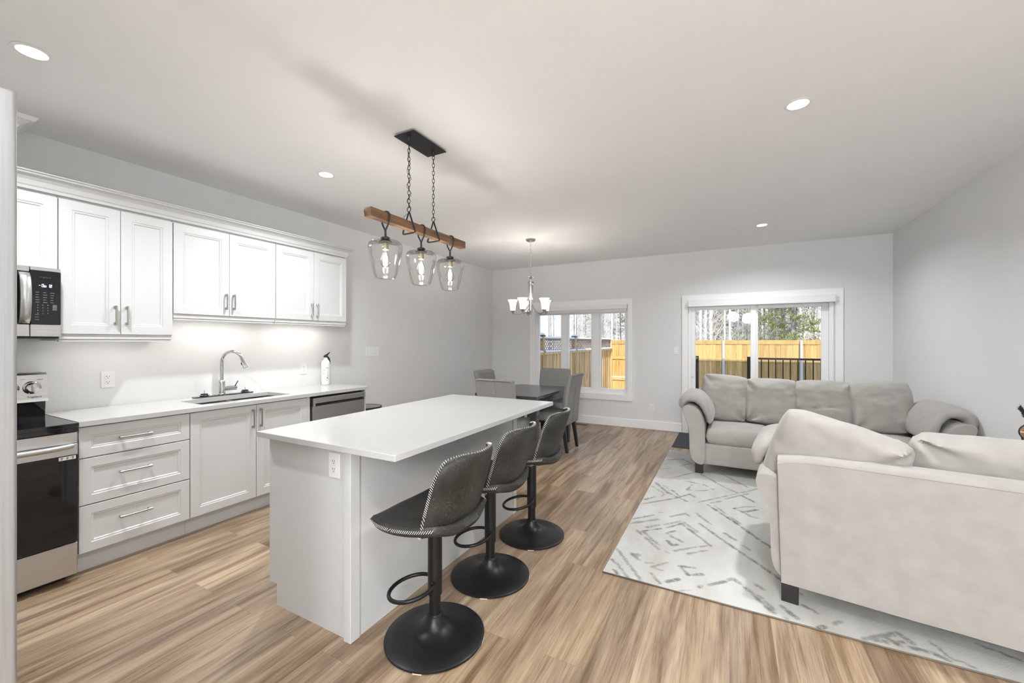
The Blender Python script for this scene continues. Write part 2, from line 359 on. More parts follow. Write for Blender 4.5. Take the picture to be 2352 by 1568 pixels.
def text(name, body, size, loc, rot, m, parent, align='CENTER', depth=.0004):
    cu = bpy.data.curves.new(name, 'FONT'); cu.body = body; cu.size = size; cu.align_x = align; cu.align_y = 'CENTER'; cu.extrude = depth
    t = bpy.data.objects.new(name + '_tmp', cu); COL.objects.link(t)
    bpy.context.view_layer.update()
    me = bpy.data.meshes.new_from_object(t.evaluated_get(bpy.context.evaluated_depsgraph_get()))
    bpy.data.objects.remove(t); me.materials.clear(); me.materials.append(m)
    from mathutils import Euler
    o = bpy.data.objects.new(name, me); COL.objects.link(o); o.parent = parent
    o.location = Vector(loc) - root_of(parent).location; o.rotation_euler = rot; return o

# ================================================================== room shell
T = .16
f = MB().box(XL - T, XR + T, YF - T, YB + T, -.12, 0); struct('floor', f, m_floor)
f = MB().box(XL - T, XR + T, YF - T, YB + T, ZC, ZC + .14); struct('ceiling', f, m_ceil)
struct('wall_left', MB().box(XL - T, XL, YF, YB, 0, ZC), m_wall)
struct('wall_right', MB().box(XR, XR + T, YF, YB, 0, ZC), m_wall)
struct('wall_kitchen', MB().box(XL, -.90, -.78, -.62, 0, ZC), m_wall)
struct('wall_front', MB().box(-.90, XR, YF - T, YF, 0, ZC), m_wall)
struct('wall_hall', MB().box(-1.06, -.90, YF, -.78, 0, ZC), m_wall)
wx0, wx1, wz0, wz1 = -3.105, -1.455, .515, 1.99       # window opening
dx0, dx1, dz1 = -.555, 1.222, 2.0                      # door opening
w = MB()
w.box(XL - T, wx0, YB, YB + T, 0, ZC); w.box(wx0, wx1, YB, YB + T, 0, wz0); w.box(wx0, wx1, YB, YB + T, wz1, ZC)
w.box(wx1, dx0, YB, YB + T, 0, ZC); w.box(dx0, dx1, YB, YB + T, dz1, ZC); w.box(dx1, XR + T, YB, YB + T, 0, ZC)
struct('wall_back', w, m_wall)
# upper storey and roof of the house: shades the yard
up = MB().prism([(YF - .5, 2.9), (YB + .45, 2.9), (YB + .45, 5.3), ((YF + YB) / 2, 6.3), (YF - .5, 5.3)], -1.75, XR + 5, 'x')
struct('wall_upper', up, m_wall)
up = MB().prism([(YF - .5, 2.9), (YB + .45, 2.9), (YB + .45, 3.7), ((YF + YB) / 2, 5.2), (YF - .5, 3.7)], XL - 5, -1.75, 'x'); struct('wall_roof_low', up, m_wall)
# baseboards
def baseboard(name, x0, x1, y0, y1): struct(name, MB().box(x0, x1, y0, y1, 0, .135, .004), m_trim)
baseboard('baseboard_back', XL + .016, -.645, YB - .016, YB)
baseboard('baseboard_back_right', 1.308, XR - .016, YB - .016, YB)
baseboard('baseboard_left', XL, XL + .016, 3.10, YB)
baseboard('baseboard_right', XR - .016, XR, YF + .016, YB)

# ---- window_1
win = MB().box(wx0 + .002, wx1 - .002, YB + .03, YB + .12, wz0 + .002, wz0 + .075)
fr = win
fr.box(wx0 + .002, wx1 - .002, YB + .03, YB + .12, 1.872, wz1 - .002)
g = [(-3.05, -2.631), (-2.486, -2.081), (-1.916, -1.513)]
gz0, gz1 = .60, 1.857
fr.box(wx0 + .002, g[0][0] - .02, YB + .03, YB + .12, wz0 + .075, 1.872)
fr.box(g[0][1] + .02, g[1][0] - .02, YB + .03, YB + .12, wz0 + .075, 1.872)
fr.box(g[1][1] + .02, g[2][0] - .02, YB + .03, YB + .12, wz0 + .075, 1.872)
fr.box(g[2][1] + .02, wx1 - .002, YB + .03, YB + .12, wz0 + .075, 1.872)
wroot = struct('window_1', fr, m_vinyl)
for a, b_ in g:
    s_ = MB()
    for x0, x1, z0, z1 in [(a - .02, a, gz0 - .02, gz1 + .02), (b_, b_ + .02, gz0 - .02, gz1 + .02), (a, b_, gz0 - .02, gz0), (a, b_, gz1, gz1 + .02)]:
        s_.box(x0, x1, YB + .05, YB + .10, z0, z1, .003)
    sash = build('sash', s_, m_vinyl, wroot)
    build('pane', MB().box(a - .004, b_ + .004, YB + .074, YB + .080, gz0 - .004, gz1 + .004), m_pane, sash)
c = MB()
cx0, cx1, cz0, cz1 = -3.205, -1.381, .425, 2.085
def casing_frame(mb, x0, x1, z0, z1, ix0, ix1, iz0, iz1, bottom=True):
    y0, y1 = YB - .022, YB
    def quad(P):
        A = [mb.bm.verts.new((x, y0, z)) for x, z in P]; B = [mb.bm.verts.new((x, y1, z)) for x, z in P]
        mb.bm.faces.new(A); mb.bm.faces.new(B[::-1])
        for i in range(4): mb.bm.faces.new((A[i], A[(i + 1) % 4], B[(i + 1) % 4], B[i]))
    quad([(x0, z0), (ix0, iz0), (ix0, iz1), (x0, z1)]); quad([(x1, z0), (x1, z1), (ix1, iz1), (ix1, iz0)])
    quad([(x0, z1), (ix0, iz1), (ix1, iz1), (x1, z1)])
    if bottom: quad([(x0, z0), (x1, z0), (ix1, iz0), (ix0, iz0)])
casing_frame(c, cx0, cx1, cz0, cz1, wx0, wx1, wz0, wz1); struct('trim_1', c, m_trim)
# reveal boards
rv = MB().box(wx0, wx0 + .002, YB, YB + .03, wz0, wz1).box(wx1 - .002, wx1, YB, YB + .03, wz0, wz1).box(wx0, wx1, YB, YB + .03, wz0, wz0 + .002)
struct('trim_2', rv, m_trim)
# window blind
bl = empty('roller_blind', (-2.28, YB - .03, 1.99), 'white roller blind cassette rolled up at the top of the three-pane window', 'blind')
build('cassette', MB().box(wx0 + .006, wx1 - .006, YB - .05, YB + .028, 1.917, 1.988, .004), m_plastic, bl)
build('rolled_fabric', MB().cyl((wx0 + .02, YB - .012, 1.905), .021, wx1 - wx0 - .04, 16, 'x'), mat('blind_fabric', (.86, .86, .85, 1), .8), bl, smooth=40)
build('bottom_bar', MB().box(wx0 + .02, wx1 - .02, YB - .02, YB - .006, 1.872, 1.893, .003), m_plastic, bl)

# ---- door_1 : sliding patio door
fr = MB().box(dx0 + .002, -.515, YB + .01, YB + .13, 0.002, dz1 - .002).box(1.165, dx1 - .002, YB + .01, YB + .13, 0.002, dz1 - .002)
fr.box(-.515, 1.165, YB + .01, YB + .13, 1.93, dz1 - .002).box(-.515, 1.165, YB + .01, YB + .13, 0.002, .04)
fr.box(1.196, 1.206, YB - .004, YB + .01, 0.002, 1.9)
droot = struct('door_1', fr, m_vinyl)
def panel(name, x0, x1, gx0, gx1, y0, y1):
    s_ = MB().box(x0, gx0, y0, y1, .04, 1.93, .004).box(gx1, x1, y0, y1, .04, 1.93, .004).box(gx0, gx1, y0, y1, .04, .15, .004).box(gx0, gx1, y0, y1, 1.858, 1.93, .004)
    o = build(name, s_, m_vinyl, droot)
    build('pane', MB().box(gx0 - .004, gx1 + .004, (y0 + y1) / 2 - .003, (y0 + y1) / 2 + .003, .146, 1.862), m_pane, o); return o
sp = panel('sliding_panel', -.515, .335, -.456, .264, YB + .025, YB + .065)
panel('fixed_panel', .285, 1.165, .36, 1.089, YB + .075, YB + .115)
h = MB().grid
hm = MB(); prof = [(0, -.14), (.03, -.12), (.052, -.06), (.058, 0), (.052, .06), (.03, .12), (0, .14)]
hm.box(-.515, -.49, YB + .013, YB + .025, .85, 1.14, .003)
hm.prism([(-.492, .98 - .14)] + [(-.492 + r_ * .65, .98 + z_) for r_, z_ in prof] + [(-.492, .98 + .14)], YB + .012, YB + .022, 'y')
build('handle', hm, m_plastic, droot)
c = MB(); casing_frame(c, -.639, 1.305, 0.0, 2.086, dx0, dx1, 0.0, dz1, bottom=False); struct('trim_3', c, m_trim)
bl = empty('roller_blind', (.33, YB - .04, 2.0), 'white roller blind cassette above the sliding glass door', 'blind')
build('cassette', MB().box(-.545, 1.212, YB - .075, YB - .023, 1.905, 1.998, .004), m_plastic, bl)
build('end_cap', MB().box(1.212, 1.222, YB - .078, YB - .023, 1.902, 2.0, .002), m_plastic, bl)
build('end_cap', MB().box(-.555, -.545, YB - .078, YB - .023, 1.902, 2.0, .002), m_plastic, bl)
ch = MB()
for i in range(14): ch.ball((1.208, YB - .05, 1.897 - i * .012), .0035, 6)
build('bead_chain', ch, m_pull, bl)
ch = MB()
for i in range(8): ch.ball((-.541, YB - .05, 1.897 - i * .012), .0035, 6)
build('bead_chain', ch, m_pull, bl)

# ---- ceiling duct cover above the range
dc = empty('duct_cover', (-3.86, .5, ZC), 'white duct cover with crown moulding at the ceiling above the range corner', 'duct cover')
build('duct_box', MB().box(XL, -3.80, .25, .75, 2.42, ZC), m_trim, dc)
cr = MB(); pr_ = [(0, -.11), (.008, -.11), (.014, -.085), (.035, -.05), (.065, -.028), (.085, -.022), (.09, -.012), (.098, 0), (0, 0)]
def crown_ring(mb, x_in, y0, y1, zt, prof, xl, left_open=False):
    """moulding profile (out, dz) carried along the front (facing +X) and mitred round the y1 end (and y0 end)"""
    loops = []
    for o_, dz in prof:
        P = [(xl, y1 + o_, zt + dz), (x_in + o_, y1 + o_, zt + dz)]
        P += [(x_in + o_, y0, zt + dz)] if left_open else [(x_in + o_, y0 - o_, zt + dz), (xl, y0 - o_, zt + dz)]
        loops.append([mb.bm.verts.new(p_) for p_ in P])
    n = len(prof)
    for i in range(n):
        A, B = loops[i], loops[(i + 1) % n]
        for k in range(len(A) - 1): mb.bm.faces.new((A[k], A[k + 1], B[k + 1], B[k]))
    for k in (0, -1): mb.bm.faces.new([L[k] for L in loops])
crown_ring(cr, -3.80, .25, .75, ZC, pr_, XL)
build('crown', cr, m_trim, dc)

# ================================================================== kitchen
UX = -3.68; BX = -3.385
def door_front(mb, x, y0, y1, z0, z1, th=.02, rail=.058, s=1):
    """shaker front in the YZ plane facing +X (s=1) or -X (s=-1), front face at x"""
    rings = [(0, -th), (0, -.0015), (.0015, 0), (rail, 0), (rail + .004, -.004), (rail + .012, -.004), (rail + .017, -.010)]
    L = []
    for ins, dp in rings:
        L.append([mb.bm.verts.new((x + s * dp, a, b_)) for a, b_ in [(y0 + ins, z0 + ins), (y1 - ins, z0 + ins), (y1 - ins, z1 - ins), (y0 + ins, z1 - ins)]])
    mb.bm.faces.new(L[0][::-1]); mb.bm.faces.new(L[-1])
    for A, B in zip(L, L[1:]):
        for k in range(4): mb.bm.faces.new((A[k], A[(k + 1) % 4], B[(k + 1) % 4], B[k]))
    return mb
def pull_v(x, y, zc, ln=.13):
    mb = MB()
    mb.box(x + .022, x + .030, y - .005, y + .005, zc - ln / 2, zc + ln / 2, .0015)
    for s in (-1, 1): mb.box(x, x + .024, y - .007, y + .007, zc + s * (ln / 2 - .010) - .008, zc + s * (ln / 2 - .010) + .008, .002)
    return mb
def pull_h(x, yc, z, ln=.165):
    mb = MB(); mb.box(x + .022, x + .030, yc - ln / 2, yc + ln / 2, z - .005, z + .005, .0015)
    for s in (-1, 1): mb.box(x, x + .024, yc + s * (ln / 2 - .012) - .010, yc + s * (ln / 2 - .012) + .010, z - .007, z + .007, .002)
    return mb
def upper(y0, y1, z0, z1, label, hz=None, mid=None, rail=True):
    t = empty('wall_cabinet', (-3.85, (y0 + y1) / 2, z0), label, 'cabinet', 'white wall cabinets')
    mb = MB().box(XL + .001, UX - .021, y0 + .001, y1 - .001, z0 + .002, z1 + .012)
    if rail: mb.box(UX - .045, UX - .012, y0 + .001, y1 - .001, z0 - .032, z0 + .003, .003); mb.box(UX - .040, UX - .018, y0 + .004, y1 - .004, z0 - .048, z0 - .032, .002); mb.box(XL + .001, UX - .045, y0 + .001, y0 + .016, z0 - .040, z0 + .003) if y0 < 1 else None; mb.box(XL + .001, UX - .045, y1 - .018, y1 - .002, z0 - .040, z0 + .003) if y1 > 3 or y1 < 1.6 else None
    build('body', mb, m_cab, t)
    ym = mid if mid else (y0 + y1) / 2
    for a, b_, hy in ((y0 + .0015, ym - .0015, ym - .030), (ym + .0015, y1 - .0015, ym + .030)):
        d = build('door', door_front(MB(), UX, a, b_, z0 + .002, z1 - .002), m_cab, t)
        if hz: build('handle', pull_v(UX, hy, hz), m_pull, d)
    return t
upper(.155, .919, 1.832, 2.282, 'short white wall cabinet above the microwave', hz=1.92, rail=False)
upper(.921, 1.513, 1.433, 2.282, 'tall two-door white wall cabinet right of the microwave', hz=1.565, mid=1.216)
upper(1.517, 2.299, 1.596, 2.282, 'two-door white wall cabinet above the kitchen sink', hz=1.715, mid=1.907)
upper(2.301, 3.085, 1.596, 2.282, 'two-door white wall cabinet at the far end of the row', hz=1.70, mid=2.692)
# crown
cr = MB(); crown_ring(cr, -3.692, .155, 3.078, 2.392, [(0, -.095), (.012, -.095), (.016, -.078), (.022, -.072), (.032, -.045), (.055, -.022), (.072, -.018), (.076, -.008), (.086, -.006), (.088, 0), (0, 0)], XL + .001)
single('crown_moulding', cr, m_cab, 'white crown moulding running along the top of the wall cabinets', 'moulding', (-3.7, 1.6, 2.3))
# under-cabinet strips
for i, (a, b_, z) in enumerate([(1.60, 2.22, 1.594), (2.38, 3.00, 1.594), (1.0, 1.44, 1.431)]):
    lab = ['slim light bar under the cabinet above the sink', 'slim light bar under the far end wall cabinet', 'slim light bar under the tall wall cabinet'][i]
    t = empty('light_bar', (-3.83, (a + b_) / 2, z), lab, 'light', 'light bars under the wall cabinets')
    build('housing', MB().box(-3.86, -3.80, a, b_, z - .016, z - .001, .002), m_plastic, t)
    build('diffuser', MB().box(-3.853, -3.807, a + .01, b_ - .01, z - .0185, z - .016), m_strip, t)
    area('strip_light', (-3.83, (a + b_) / 2, z - .022), (0, 0, 0), .045, b_ - a - .03, STRIP_W * (b_ - a) / .62 * (.3 if i == 2 else 1), (1, .95, .88), parent=t)

# base cabinets
def base_body(y0, y1): 
    mb = MB().box(XL + .001, BX - .021, y0 + .001, y1 - .001, .118, .884)
    mb.box(XL + .001, -3.46, y0 + .001, y1 - .001, 0, .118); return mb
def open_base(y0, y1, fl):
    """base cabinet without a top, so that the sink hangs in it"""
    mb = MB(); w_ = .018
    mb.box(XL + .001, BX - .021, y0 + .001, y0 + w_, .118, .884).box(XL + .001, BX - .021, y1 - w_, y1 - .001, .118, .884)
    mb.box(XL + .001, BX - .021, y0 + w_, y1 - w_, .118, .136).box(BX - .039, BX - .021, y0 + w_, y1 - w_, .136, .884)
    mb.box(XL + .001, -3.46, y0 + .001, y1 - .001, 0, .118)
    mb.box(BX - .021, BX - .003, fl, y1 - .001, .118, .884); return mb
t = empty('drawer_cabinet', (-3.7, 1.21, 0), 'white three-drawer base cabinet beside the range', 'cabinet')
build('body', base_body(.928, 1.494), m_cab, t)
for z0, z1 in ((.695, .877), (.414, .688), (.130, .407)):
    d = build('drawer', door_front(MB(), BX, .931, 1.491, z0, z1, rail=.052), m_cab, t)
    build('handle', pull_h(BX, 1.19, (z0 + z1) / 2 + (.0 if z1 > .8 else .02)), m_pull, d)
t = empty('sink_cabinet', (-3.7, 1.96, 0), 'white two-door base cabinet below the sink', 'cabinet')
build('body', open_base(1.494, 2.437, 2.408), m_cab, t)
for a, b_, hy in ((1.496, 1.953, 1.925), (1.957, 2.406, 1.987)):
    d = build('door', door_front(MB(), BX, a, b_, .130, .877), m_cab, t)
    build('handle', pull_v(BX, hy, .77, .15), m_pull, d)
single('dishwasher_gable', MB().box(XL + .001, BX - .002, 3.068, 3.086, 0, .884, .001), m_cab, 'white end panel closing the counter run beyond the dishwasher', 'panel', (-3.7, 3.077, 0))

# dishwasher
t = empty('dishwasher', (-3.7, 2.75, 0), 'stainless steel dishwasher at the far end of the counter', 'dishwasher')
build('tub', MB().box(XL + .05, -3.42, 2.445, 3.062, .09, .872).box(XL + .05, -3.46, 2.445, 3.062, 0, .09), m_gap, t)
build('door', MB().box(-3.419, -3.374, 2.455, 3.056, .12, .788, .004).box(-3.419, -3.398, 2.455, 3.056, .788, .815), m_ss, t)
cp = build('control_panel', MB().box(-3.419, -3.362, 2.455, 3.058, .815, .864, .003).box(-3.419, -3.364, 2.455, 2.478, .785, .816, .002).box(-3.419, -3.364, 3.042, 3.058, .785, .816, .002), m_ss, t)
build('pocket_handle', MB().box(-3.400, -3.394, 2.478, 3.042, .788, .814), m_gap, t)
mk = MB()
for i in range(7): mk.box(-3.3622, -3.3614, 2.87 + i * .022, 2.878 + i * .022, .838, .841)
build('button_marks', mk, m_dark_print, cp)
build('status_display', MB().box(-3.3622, -3.3614, 3.018, 3.03, .835, .846), m_dark_print, cp)
build('badge_mark', MB().box(-3.3622, -3.3614, 2.685, 2.694, .836, .839), m_dark_print, cp)

# countertop with sink cut-out
sx0, sx1, sy0, sy1 = -3.82, -3.485, 1.615, 2.315
ct = MB()
for x0, x1, y0, y1 in [(XL + .001, -3.36, .925, sy0), (XL + .001, -3.36, sy1, 3.10), (XL + .001, sx0, sy0, sy1), (sx1, -3.36, sy0, sy1)]:
    ct.box(x0, x1, y0, y1, .8855, .915)
bmesh.ops.remove_doubles(ct.bm, verts=ct.bm.verts, dist=.0005)
single('countertop', ct, m_quartz, 'white quartz counter along the left wall with a sink cut-out', 'countertop', (-3.7, 2, .885))
# sink
t = empty('kitchen_sink', (-3.66, 1.96, .70), 'double bowl stainless undermount sink below the chrome faucet', 'sink')
def bowl(mb, x0, x1, y0, y1, zt, zb, r=.05):
    def rr(x0, x1, y0, y1, r, z):
        P = []
        for cx_, cy_, a0 in ((x1 - r, y1 - r, 0), (x0 + r, y1 - r, 90), (x0 + r, y0 + r, 180), (x1 - r, y0 + r, 270)):
            for k in range(7): a = R(a0 + 15 * k); P.append((cx_ + r * math.cos(a), cy_ + r * math.sin(a), z))
        return [mb.bm.verts.new(p_) for p_ in P]
    A = rr(x0, x1, y0, y1, r, zt); B = rr(x0 + .006, x1 - .006, y0 + .006, y1 - .006, r, zb + .02); C_ = rr(x0 + .03, x1 - .03, y0 + .03, y1 - .03, r * .7, zb)
    for P, Q in ((A, B), (B, C_)):
        for k in range(28): mb.bm.faces.new((P[k], P[(k + 1) % 28], Q[(k + 1) % 28], Q[k]))
    mb.bm.faces.new(C_); return A
for nm, a, b_ in (('left_bowl', sy0 + .02, 1.935), ('right_bowl', 1.96, sy1 - .02)):
    mb = MB(); bowl(mb, sx0 + .02, sx1 - .012, a, b_, .880, .72)
    build('bowl', mb, m_sink, t, smooth=40)
    build('drain', MB().cyl((-3.65, (a + b_) / 2, .7205), .04, .003, 20), m_chrome, t, smooth=40)
fl = MB()
Y_ = [(sy0 - .01, sy0 + .021), (1.934, 1.961), (sy1 - .021, sy1 + .01)]
for a, b_ in Y_: fl.box(sx0 - .01, sx1 + .01, a, b_, .8775, .8835)
fl.box(sx0 - .01, sx0 + .021, sy0, sy1, .8775, .883); fl.box(sx1 - .013, sx1 + .01, sy0, sy1, .8775, .883)
build('rim', fl, m_sink, t)
# faucet
t = empty('faucet', (-3.925, 1.985, .915), 'chrome gooseneck pull-down faucet standing behind the sink', 'faucet')
build('deck_plate', MB().box(-3.955, -3.895, 1.755, 2.225, .9155, .924, .004, 2), mat('dark_plate', (.10, .10, .10, 1), .2, .9), t)
build('body', MB().lathe([(.031, .924), (.031, .93), (.026, .935), (.026, 1.035), (.022, 1.045), (.018, 1.05)], (-3.925, 1.97, 0), 24), m_chrome, t, smooth=40)
bx_, by_ = -3.925, 1.97; ux, uy = .90, .43
pts = [(bx_, by_, 1.04), (bx_, by_, 1.15), (bx_, by_, 1.20)]
rad = .095
for k in range(1, 13):
    a = R(180 - k * 13.4); pts.append((bx_ + ux * (rad + rad * math.cos(a)), by_ + uy * (rad + rad * math.cos(a)), 1.205 + rad * math.sin(a)))
build('spout', MB().tube(pts, .0135, 14), m_chrome, t, smooth=60)
p1 = Vector(pts[-1]); dr = (Vector(pts[-1]) - Vector(pts[-2])).normalized()
hd = MB().tube([p1 - dr * .005, p1 + dr * .03, p1 + dr * .06, p1 + dr * .085, p1 + dr * .088], [.015, .0165, .021, .026, .021], 16)
hd_o = build('spray_head', hd, m_chrome, t, smooth=50)
side = Vector((uy, -ux, 0)); q = p1 + dr * .045 - Vector((ux, uy, 0)) * .020
build('spray_button', MB().ball(q, .010, 10, (1, 1, 1.6)), m_blackplastic, hd_o, smooth=180)
hv = MB().tube([(bx_, by_ + .02, .975), (bx_ + .01, by_ + .115, .975)], .019, 16)
hb = build('valve', hv, m_chrome, t, smooth=50)
build('lever', MB().tube([(bx_ + .01, by_ + .10, .985), (bx_ + .02, by_ + .125, 1.035)], .004, 8), m_blackmetal, hb, smooth=60)
for yy, lab in ((1.835, 'metal basket strainer left of the faucet base'), (2.165, 'metal basket strainer right of the faucet base')):
    t = empty('sink_strainer', (-3.925, yy, .924), lab, 'strainer', 'sink strainers on the faucet plate')
    build('basket', MB().lathe([(.018, .9245), (.030, .9255), (.038, .932), (.038, .936), (.024, .938), (.022, .944), (.0, .945)], (-3.925, yy, 0), 24), m_chrome, t, smooth=40)
    build('rubber_ring', MB().lathe([(.024, .9375), (.026, .940), (.026, .944), (.023, .946), (0, .946)], (-3.925, yy, 0), 20), m_blackplastic, t, smooth=40)
    build('stem', MB().cyl((-3.925, yy, .945), .003, .028, 8), m_chrome, t)

# fire extinguisher
ex, ey = -3.90, 2.995
t = empty('fire_extinguisher', (ex, ey, .915), 'small white fire extinguisher standing at the far end of the counter', 'fire extinguisher')
build('cylinder', MB().lathe([(.040, .9155), (.043, .92), (.0445, .93), (.0445, 1.145), (.042, 1.16), (.033, 1.178), (.018, 1.192), (.016, 1.20), (.016, 1.212), (0, 1.213)], (ex, ey, 0), 32), m_plastic, t, smooth=45)
hd = MB().cyl((ex, ey, 1.213), .015, .014, 16)
hd.tube([(ex + .02, ey - .035, 1.225), (ex, ey - .01, 1.232), (ex, ey + .02, 1.242), (ex - .01, ey + .06, 1.268)], [.008, .009, .010, .004], 8)
ho = build('valve_head', hd, m_blackplastic, t, smooth=50)
build('trigger_lever', MB().tube([(ex, ey + .015, 1.225), (ex, ey + .04, 1.20), (ex, ey + .052, 1.17), (ex, ey + .055, 1.14)], [.011, .010, .007, .003], 8), m_blackplastic, ho, smooth=50)
lb = MB(); random.seed(4)
def onbody(a0, a1, z0, z1, r=.0449):
    n = 4
    for i in range(n):
        A = R(a0 + (a1 - a0) * i / n); B = R(a0 + (a1 - a0) * (i + 1) / n)
        lb.bm.faces.new([lb.bm.verts.new((ex + r * math.cos(A_), ey + r * math.sin(A_), z_)) for A_, z_ in ((A, z0), (B, z0), (B, z1), (A, z1))])
onbody(-38, 4, 1.098, 1.103)
for z_ in (1.078, 1.050, 1.032): onbody(-85, -45, z_, z_ + .003)
for i in range(34):
    a = random.uniform(-30, 0); z_ = 1.094 - i * .0042; onbody(a - random.uniform(3, 11), a, z_, z_ + .0022)
onbody(-22, -8, .985, .989); onbody(-20, -10, .99, 1.0)
build('label_print', lb, m_dark_print, t, recalc=False)

# outlets / switches
def outlet(loc, axis, label, gangs=1, kind='outlet', wd=.075, ht=.118):
    """wall plate: axis 'x' faces +X on the left wall, 'y-' faces -Y"""
    nm = 'wall_outlet' if kind == 'outlet' else 'light_switch'
    t = empty(nm, loc, label, 'outlet' if kind == 'outlet' else 'light switch')
    x, y, z = loc; W_ = wd + (gangs - 1) * .046
    def bx(u0, u1, d0, d1, z0, z1, bev=0):
        if axis == 'x': return (x + d0, x + d1, y + u0, y + u1, z + z0, z + z1, bev)
        return (x + u0, x + u1, y - d1, y - d0, z + z0, z + z1, bev)
    build('plate', MB().box(*bx(-W_ / 2, W_ / 2, 0, .006, -ht / 2, ht / 2, .002)), m_plastic, t)
    for g_ in range(gangs):
        u = (g_ - (gangs - 1) / 2) * .046
        f_ = build('socket' if kind == 'outlet' else 'rocker', MB().box(*bx(u - .0165, u + .0165, .006, .0085, -.034, .034, .001)), m_plastic, t)
        s_ = MB()
        if kind == 'outlet':
            for zz in (-.019, .019):
                s_ = MB()
                s_.box(*bx(u - .008, u - .0055, .0085, .0092, zz - .001, zz + .008)); s_.box(*bx(u + .0055, u + .008, .0085, .0092, zz, zz + .007)); s_.box(*bx(u - .0025, u + .0025, .0085, .0092, zz - .010, zz - .006))
                build('contact_slots', s_, m_slot, f_)
        else:
            s_.box(*bx(u - .0165, u + .0165, .0085, .0105, -.034, -.008, .0008)); build('paddle', s_, m_plastic, f_)
outlet((XL, 1.252, 1.11), 'x', 'white wall outlet on the backsplash above the drawer cabinet')
outlet((XL, 2.808, 1.10), 'x', 'white wall outlet on the backsplash beside the fire extinguisher')
outlet((XL, 3.758, 1.26), 'x', 'wide four-switch plate on the left wall past the counter', 4, 'switch')
outlet((-.726, YB, 1.246), 'y-', 'single white light switch beside the sliding door', 1, 'switch')
outlet((-1.085, YB, .342), 'y-', 'white wall outlet low on the back wall between window and door')

# range
ry0, ry1, rx = .158, .916, -3.335
t = empty('range', (-3.65, .537, 0), 'stainless electric range with black glass oven door', 'range')
build('body', MB().box(-3.98, rx - .045, ry0 + .005, ry1 - .002, .06, .895).box(-3.95, rx - .09, ry0 + .03, ry1 - .03, 0, .06), m_blackplastic, t)
build('cooktop', MB().box(-3.86, rx + .012, ry0, ry1, .895, .917, .004).box(rx - .045, rx + .004, ry0 + .002, ry1 - .002, .868, .896, .003), m_blackglass, t)
build('control_fascia', MB().box(rx - .045, rx - .004, ry0 + .003, ry1 - .003, .80, .866, .003), m_ss, t)
od = build('oven_door', MB().box(rx - .044, rx, ry0 + .003, ry1 - .003, .735, .798, .002), m_ss, t)
build('oven_glass', MB().box(rx - .044, rx + .001, ry0 + .003, ry1 - .003, .235, .734, .002), m_blackglass, od)
hb = MB(); P = [(rx + .012 + .036 * math.sin(math.pi * k / 12) ** .45, ry0 + .03 + (ry1 - ry0 - .06) * k / 12, .790 + .0 * k) for k in range(13)]
hb.tube(P, .0155, 12); build('handle', hb, m_ss, od, smooth=60)
st = MB().box(rx + .0012, rx + .0018, ry1 - .075 - .005, ry1 - .012, .712, .732)
so = build('sticker', st, m_plastic, od)
mk = MB(); random.seed(2)
for i in range(3):
    for k in range(4): mk.box(rx + .0018, rx + .0022, ry1 - .072 + i * .022, ry1 - .062 + i * .022 - random.random() * .003, .716 + k * .0035, .718 + k * .0035)
build('sticker_print', mk, m_dark_print, so)
build('drawer', MB().box(rx - .045, rx - .002, ry0 + .003, ry1 - .003, .045, .228, .004), m_ss, t)
bgm = MB().prism([(-3.98, .917), (-3.845, .917), (-3.835, 1.02), (-3.98, 1.02)], ry0 + .012, ry1 - .012, 'y')
bg_ = build('backguard', bgm, m_blackglass, t)
build('control_panel', MB().prism([(-3.985, 1.018), (-3.815, 1.012), (-3.822, 1.03), (-3.842, 1.178), (-3.86, 1.19), (-3.985, 1.19)], ry0 + .004, ry1 - .004, 'y'), m_ss, t)
for yy in (.845, .755, .32, .23):
    Mx = Matrix.Rotation(R(-8), 3, 'Y')
    k_ = MB().lathe([(.040, 0), (.040, .006), (.035, .010), (.030, .012), (.028, .03), (.024, .033), (0, .033)], (-3.833, yy, 1.10), 28, 'x')
    kk = build('knob', k_, m_chrome, t, smooth=35)
    build('grip', MB().box(-3.803, -3.788, yy - .007, yy + .007, 1.10 - .028, 1.10 + .028, .004), m_ss, kk)
text('logo_print', 'Frigidaire', .016, (-3.8185, .855, 1.043), (R(90), 0, R(90)), m_dark_print, t)
mk = MB()
for i in range(5):
    mk.box(-3.838, -3.8368, .80 + i * .004, .802 + i * .004, 1.152, 1.155)
build('dial_marks', mk, m_dark_print, t); mk = MB()
for i in range(4): mk.box(-3.8375, -3.8365, .87 + i * .006, .874 + i * .006, 1.146, 1.150)
build('dial_marks', mk, m_dark_print, t)

# microwave
mx0 = -3.60; my0, my1, mz0, mz1 = .160, .912, 1.405, 1.828
t = empty('microwave', (-3.8, .536, 1.405), 'black and stainless over-the-range microwave under the short cabinet', 'microwave')
build('body', MB().box(XL + .001, mx0 - .03, my0, my1, mz0, mz1 - .0), m_blackplastic, t)
build('top_trim', MB().box(mx0 - .03, mx0, my0, .785, 1.795, mz1 - .002, .002).box(mx0 - .03, mx0, .788, my1, 1.805, mz1 - .002, .002), m_ss, t)
build('bottom_trim', MB().box(mx0 - .03, mx0 + .002, my0, .785, mz0 + .012, 1.487, .002).box(mx0 - .03, mx0 + .002, .788, my1, mz0 + .012, 1.487, .002), m_ss, t)
do = build('door', MB().box(mx0 - .03, mx0, my0, .785, 1.488, 1.794, .002), m_blackglass, t)
P = [(mx0 + .010 + .038 * math.sin(math.pi * k / 10) ** .6, .762, 1.495 + .29 * k / 10) for k in range(11)]
hb = MB()
V = hb.grid(lambda u, v_: (mx0 + .006 + .042 * math.sin(math.pi * v_) ** .5 + .008 * math.sin(math.pi * u), .742 + .042 * u, 1.492 + .296 * v_), 7, 13)
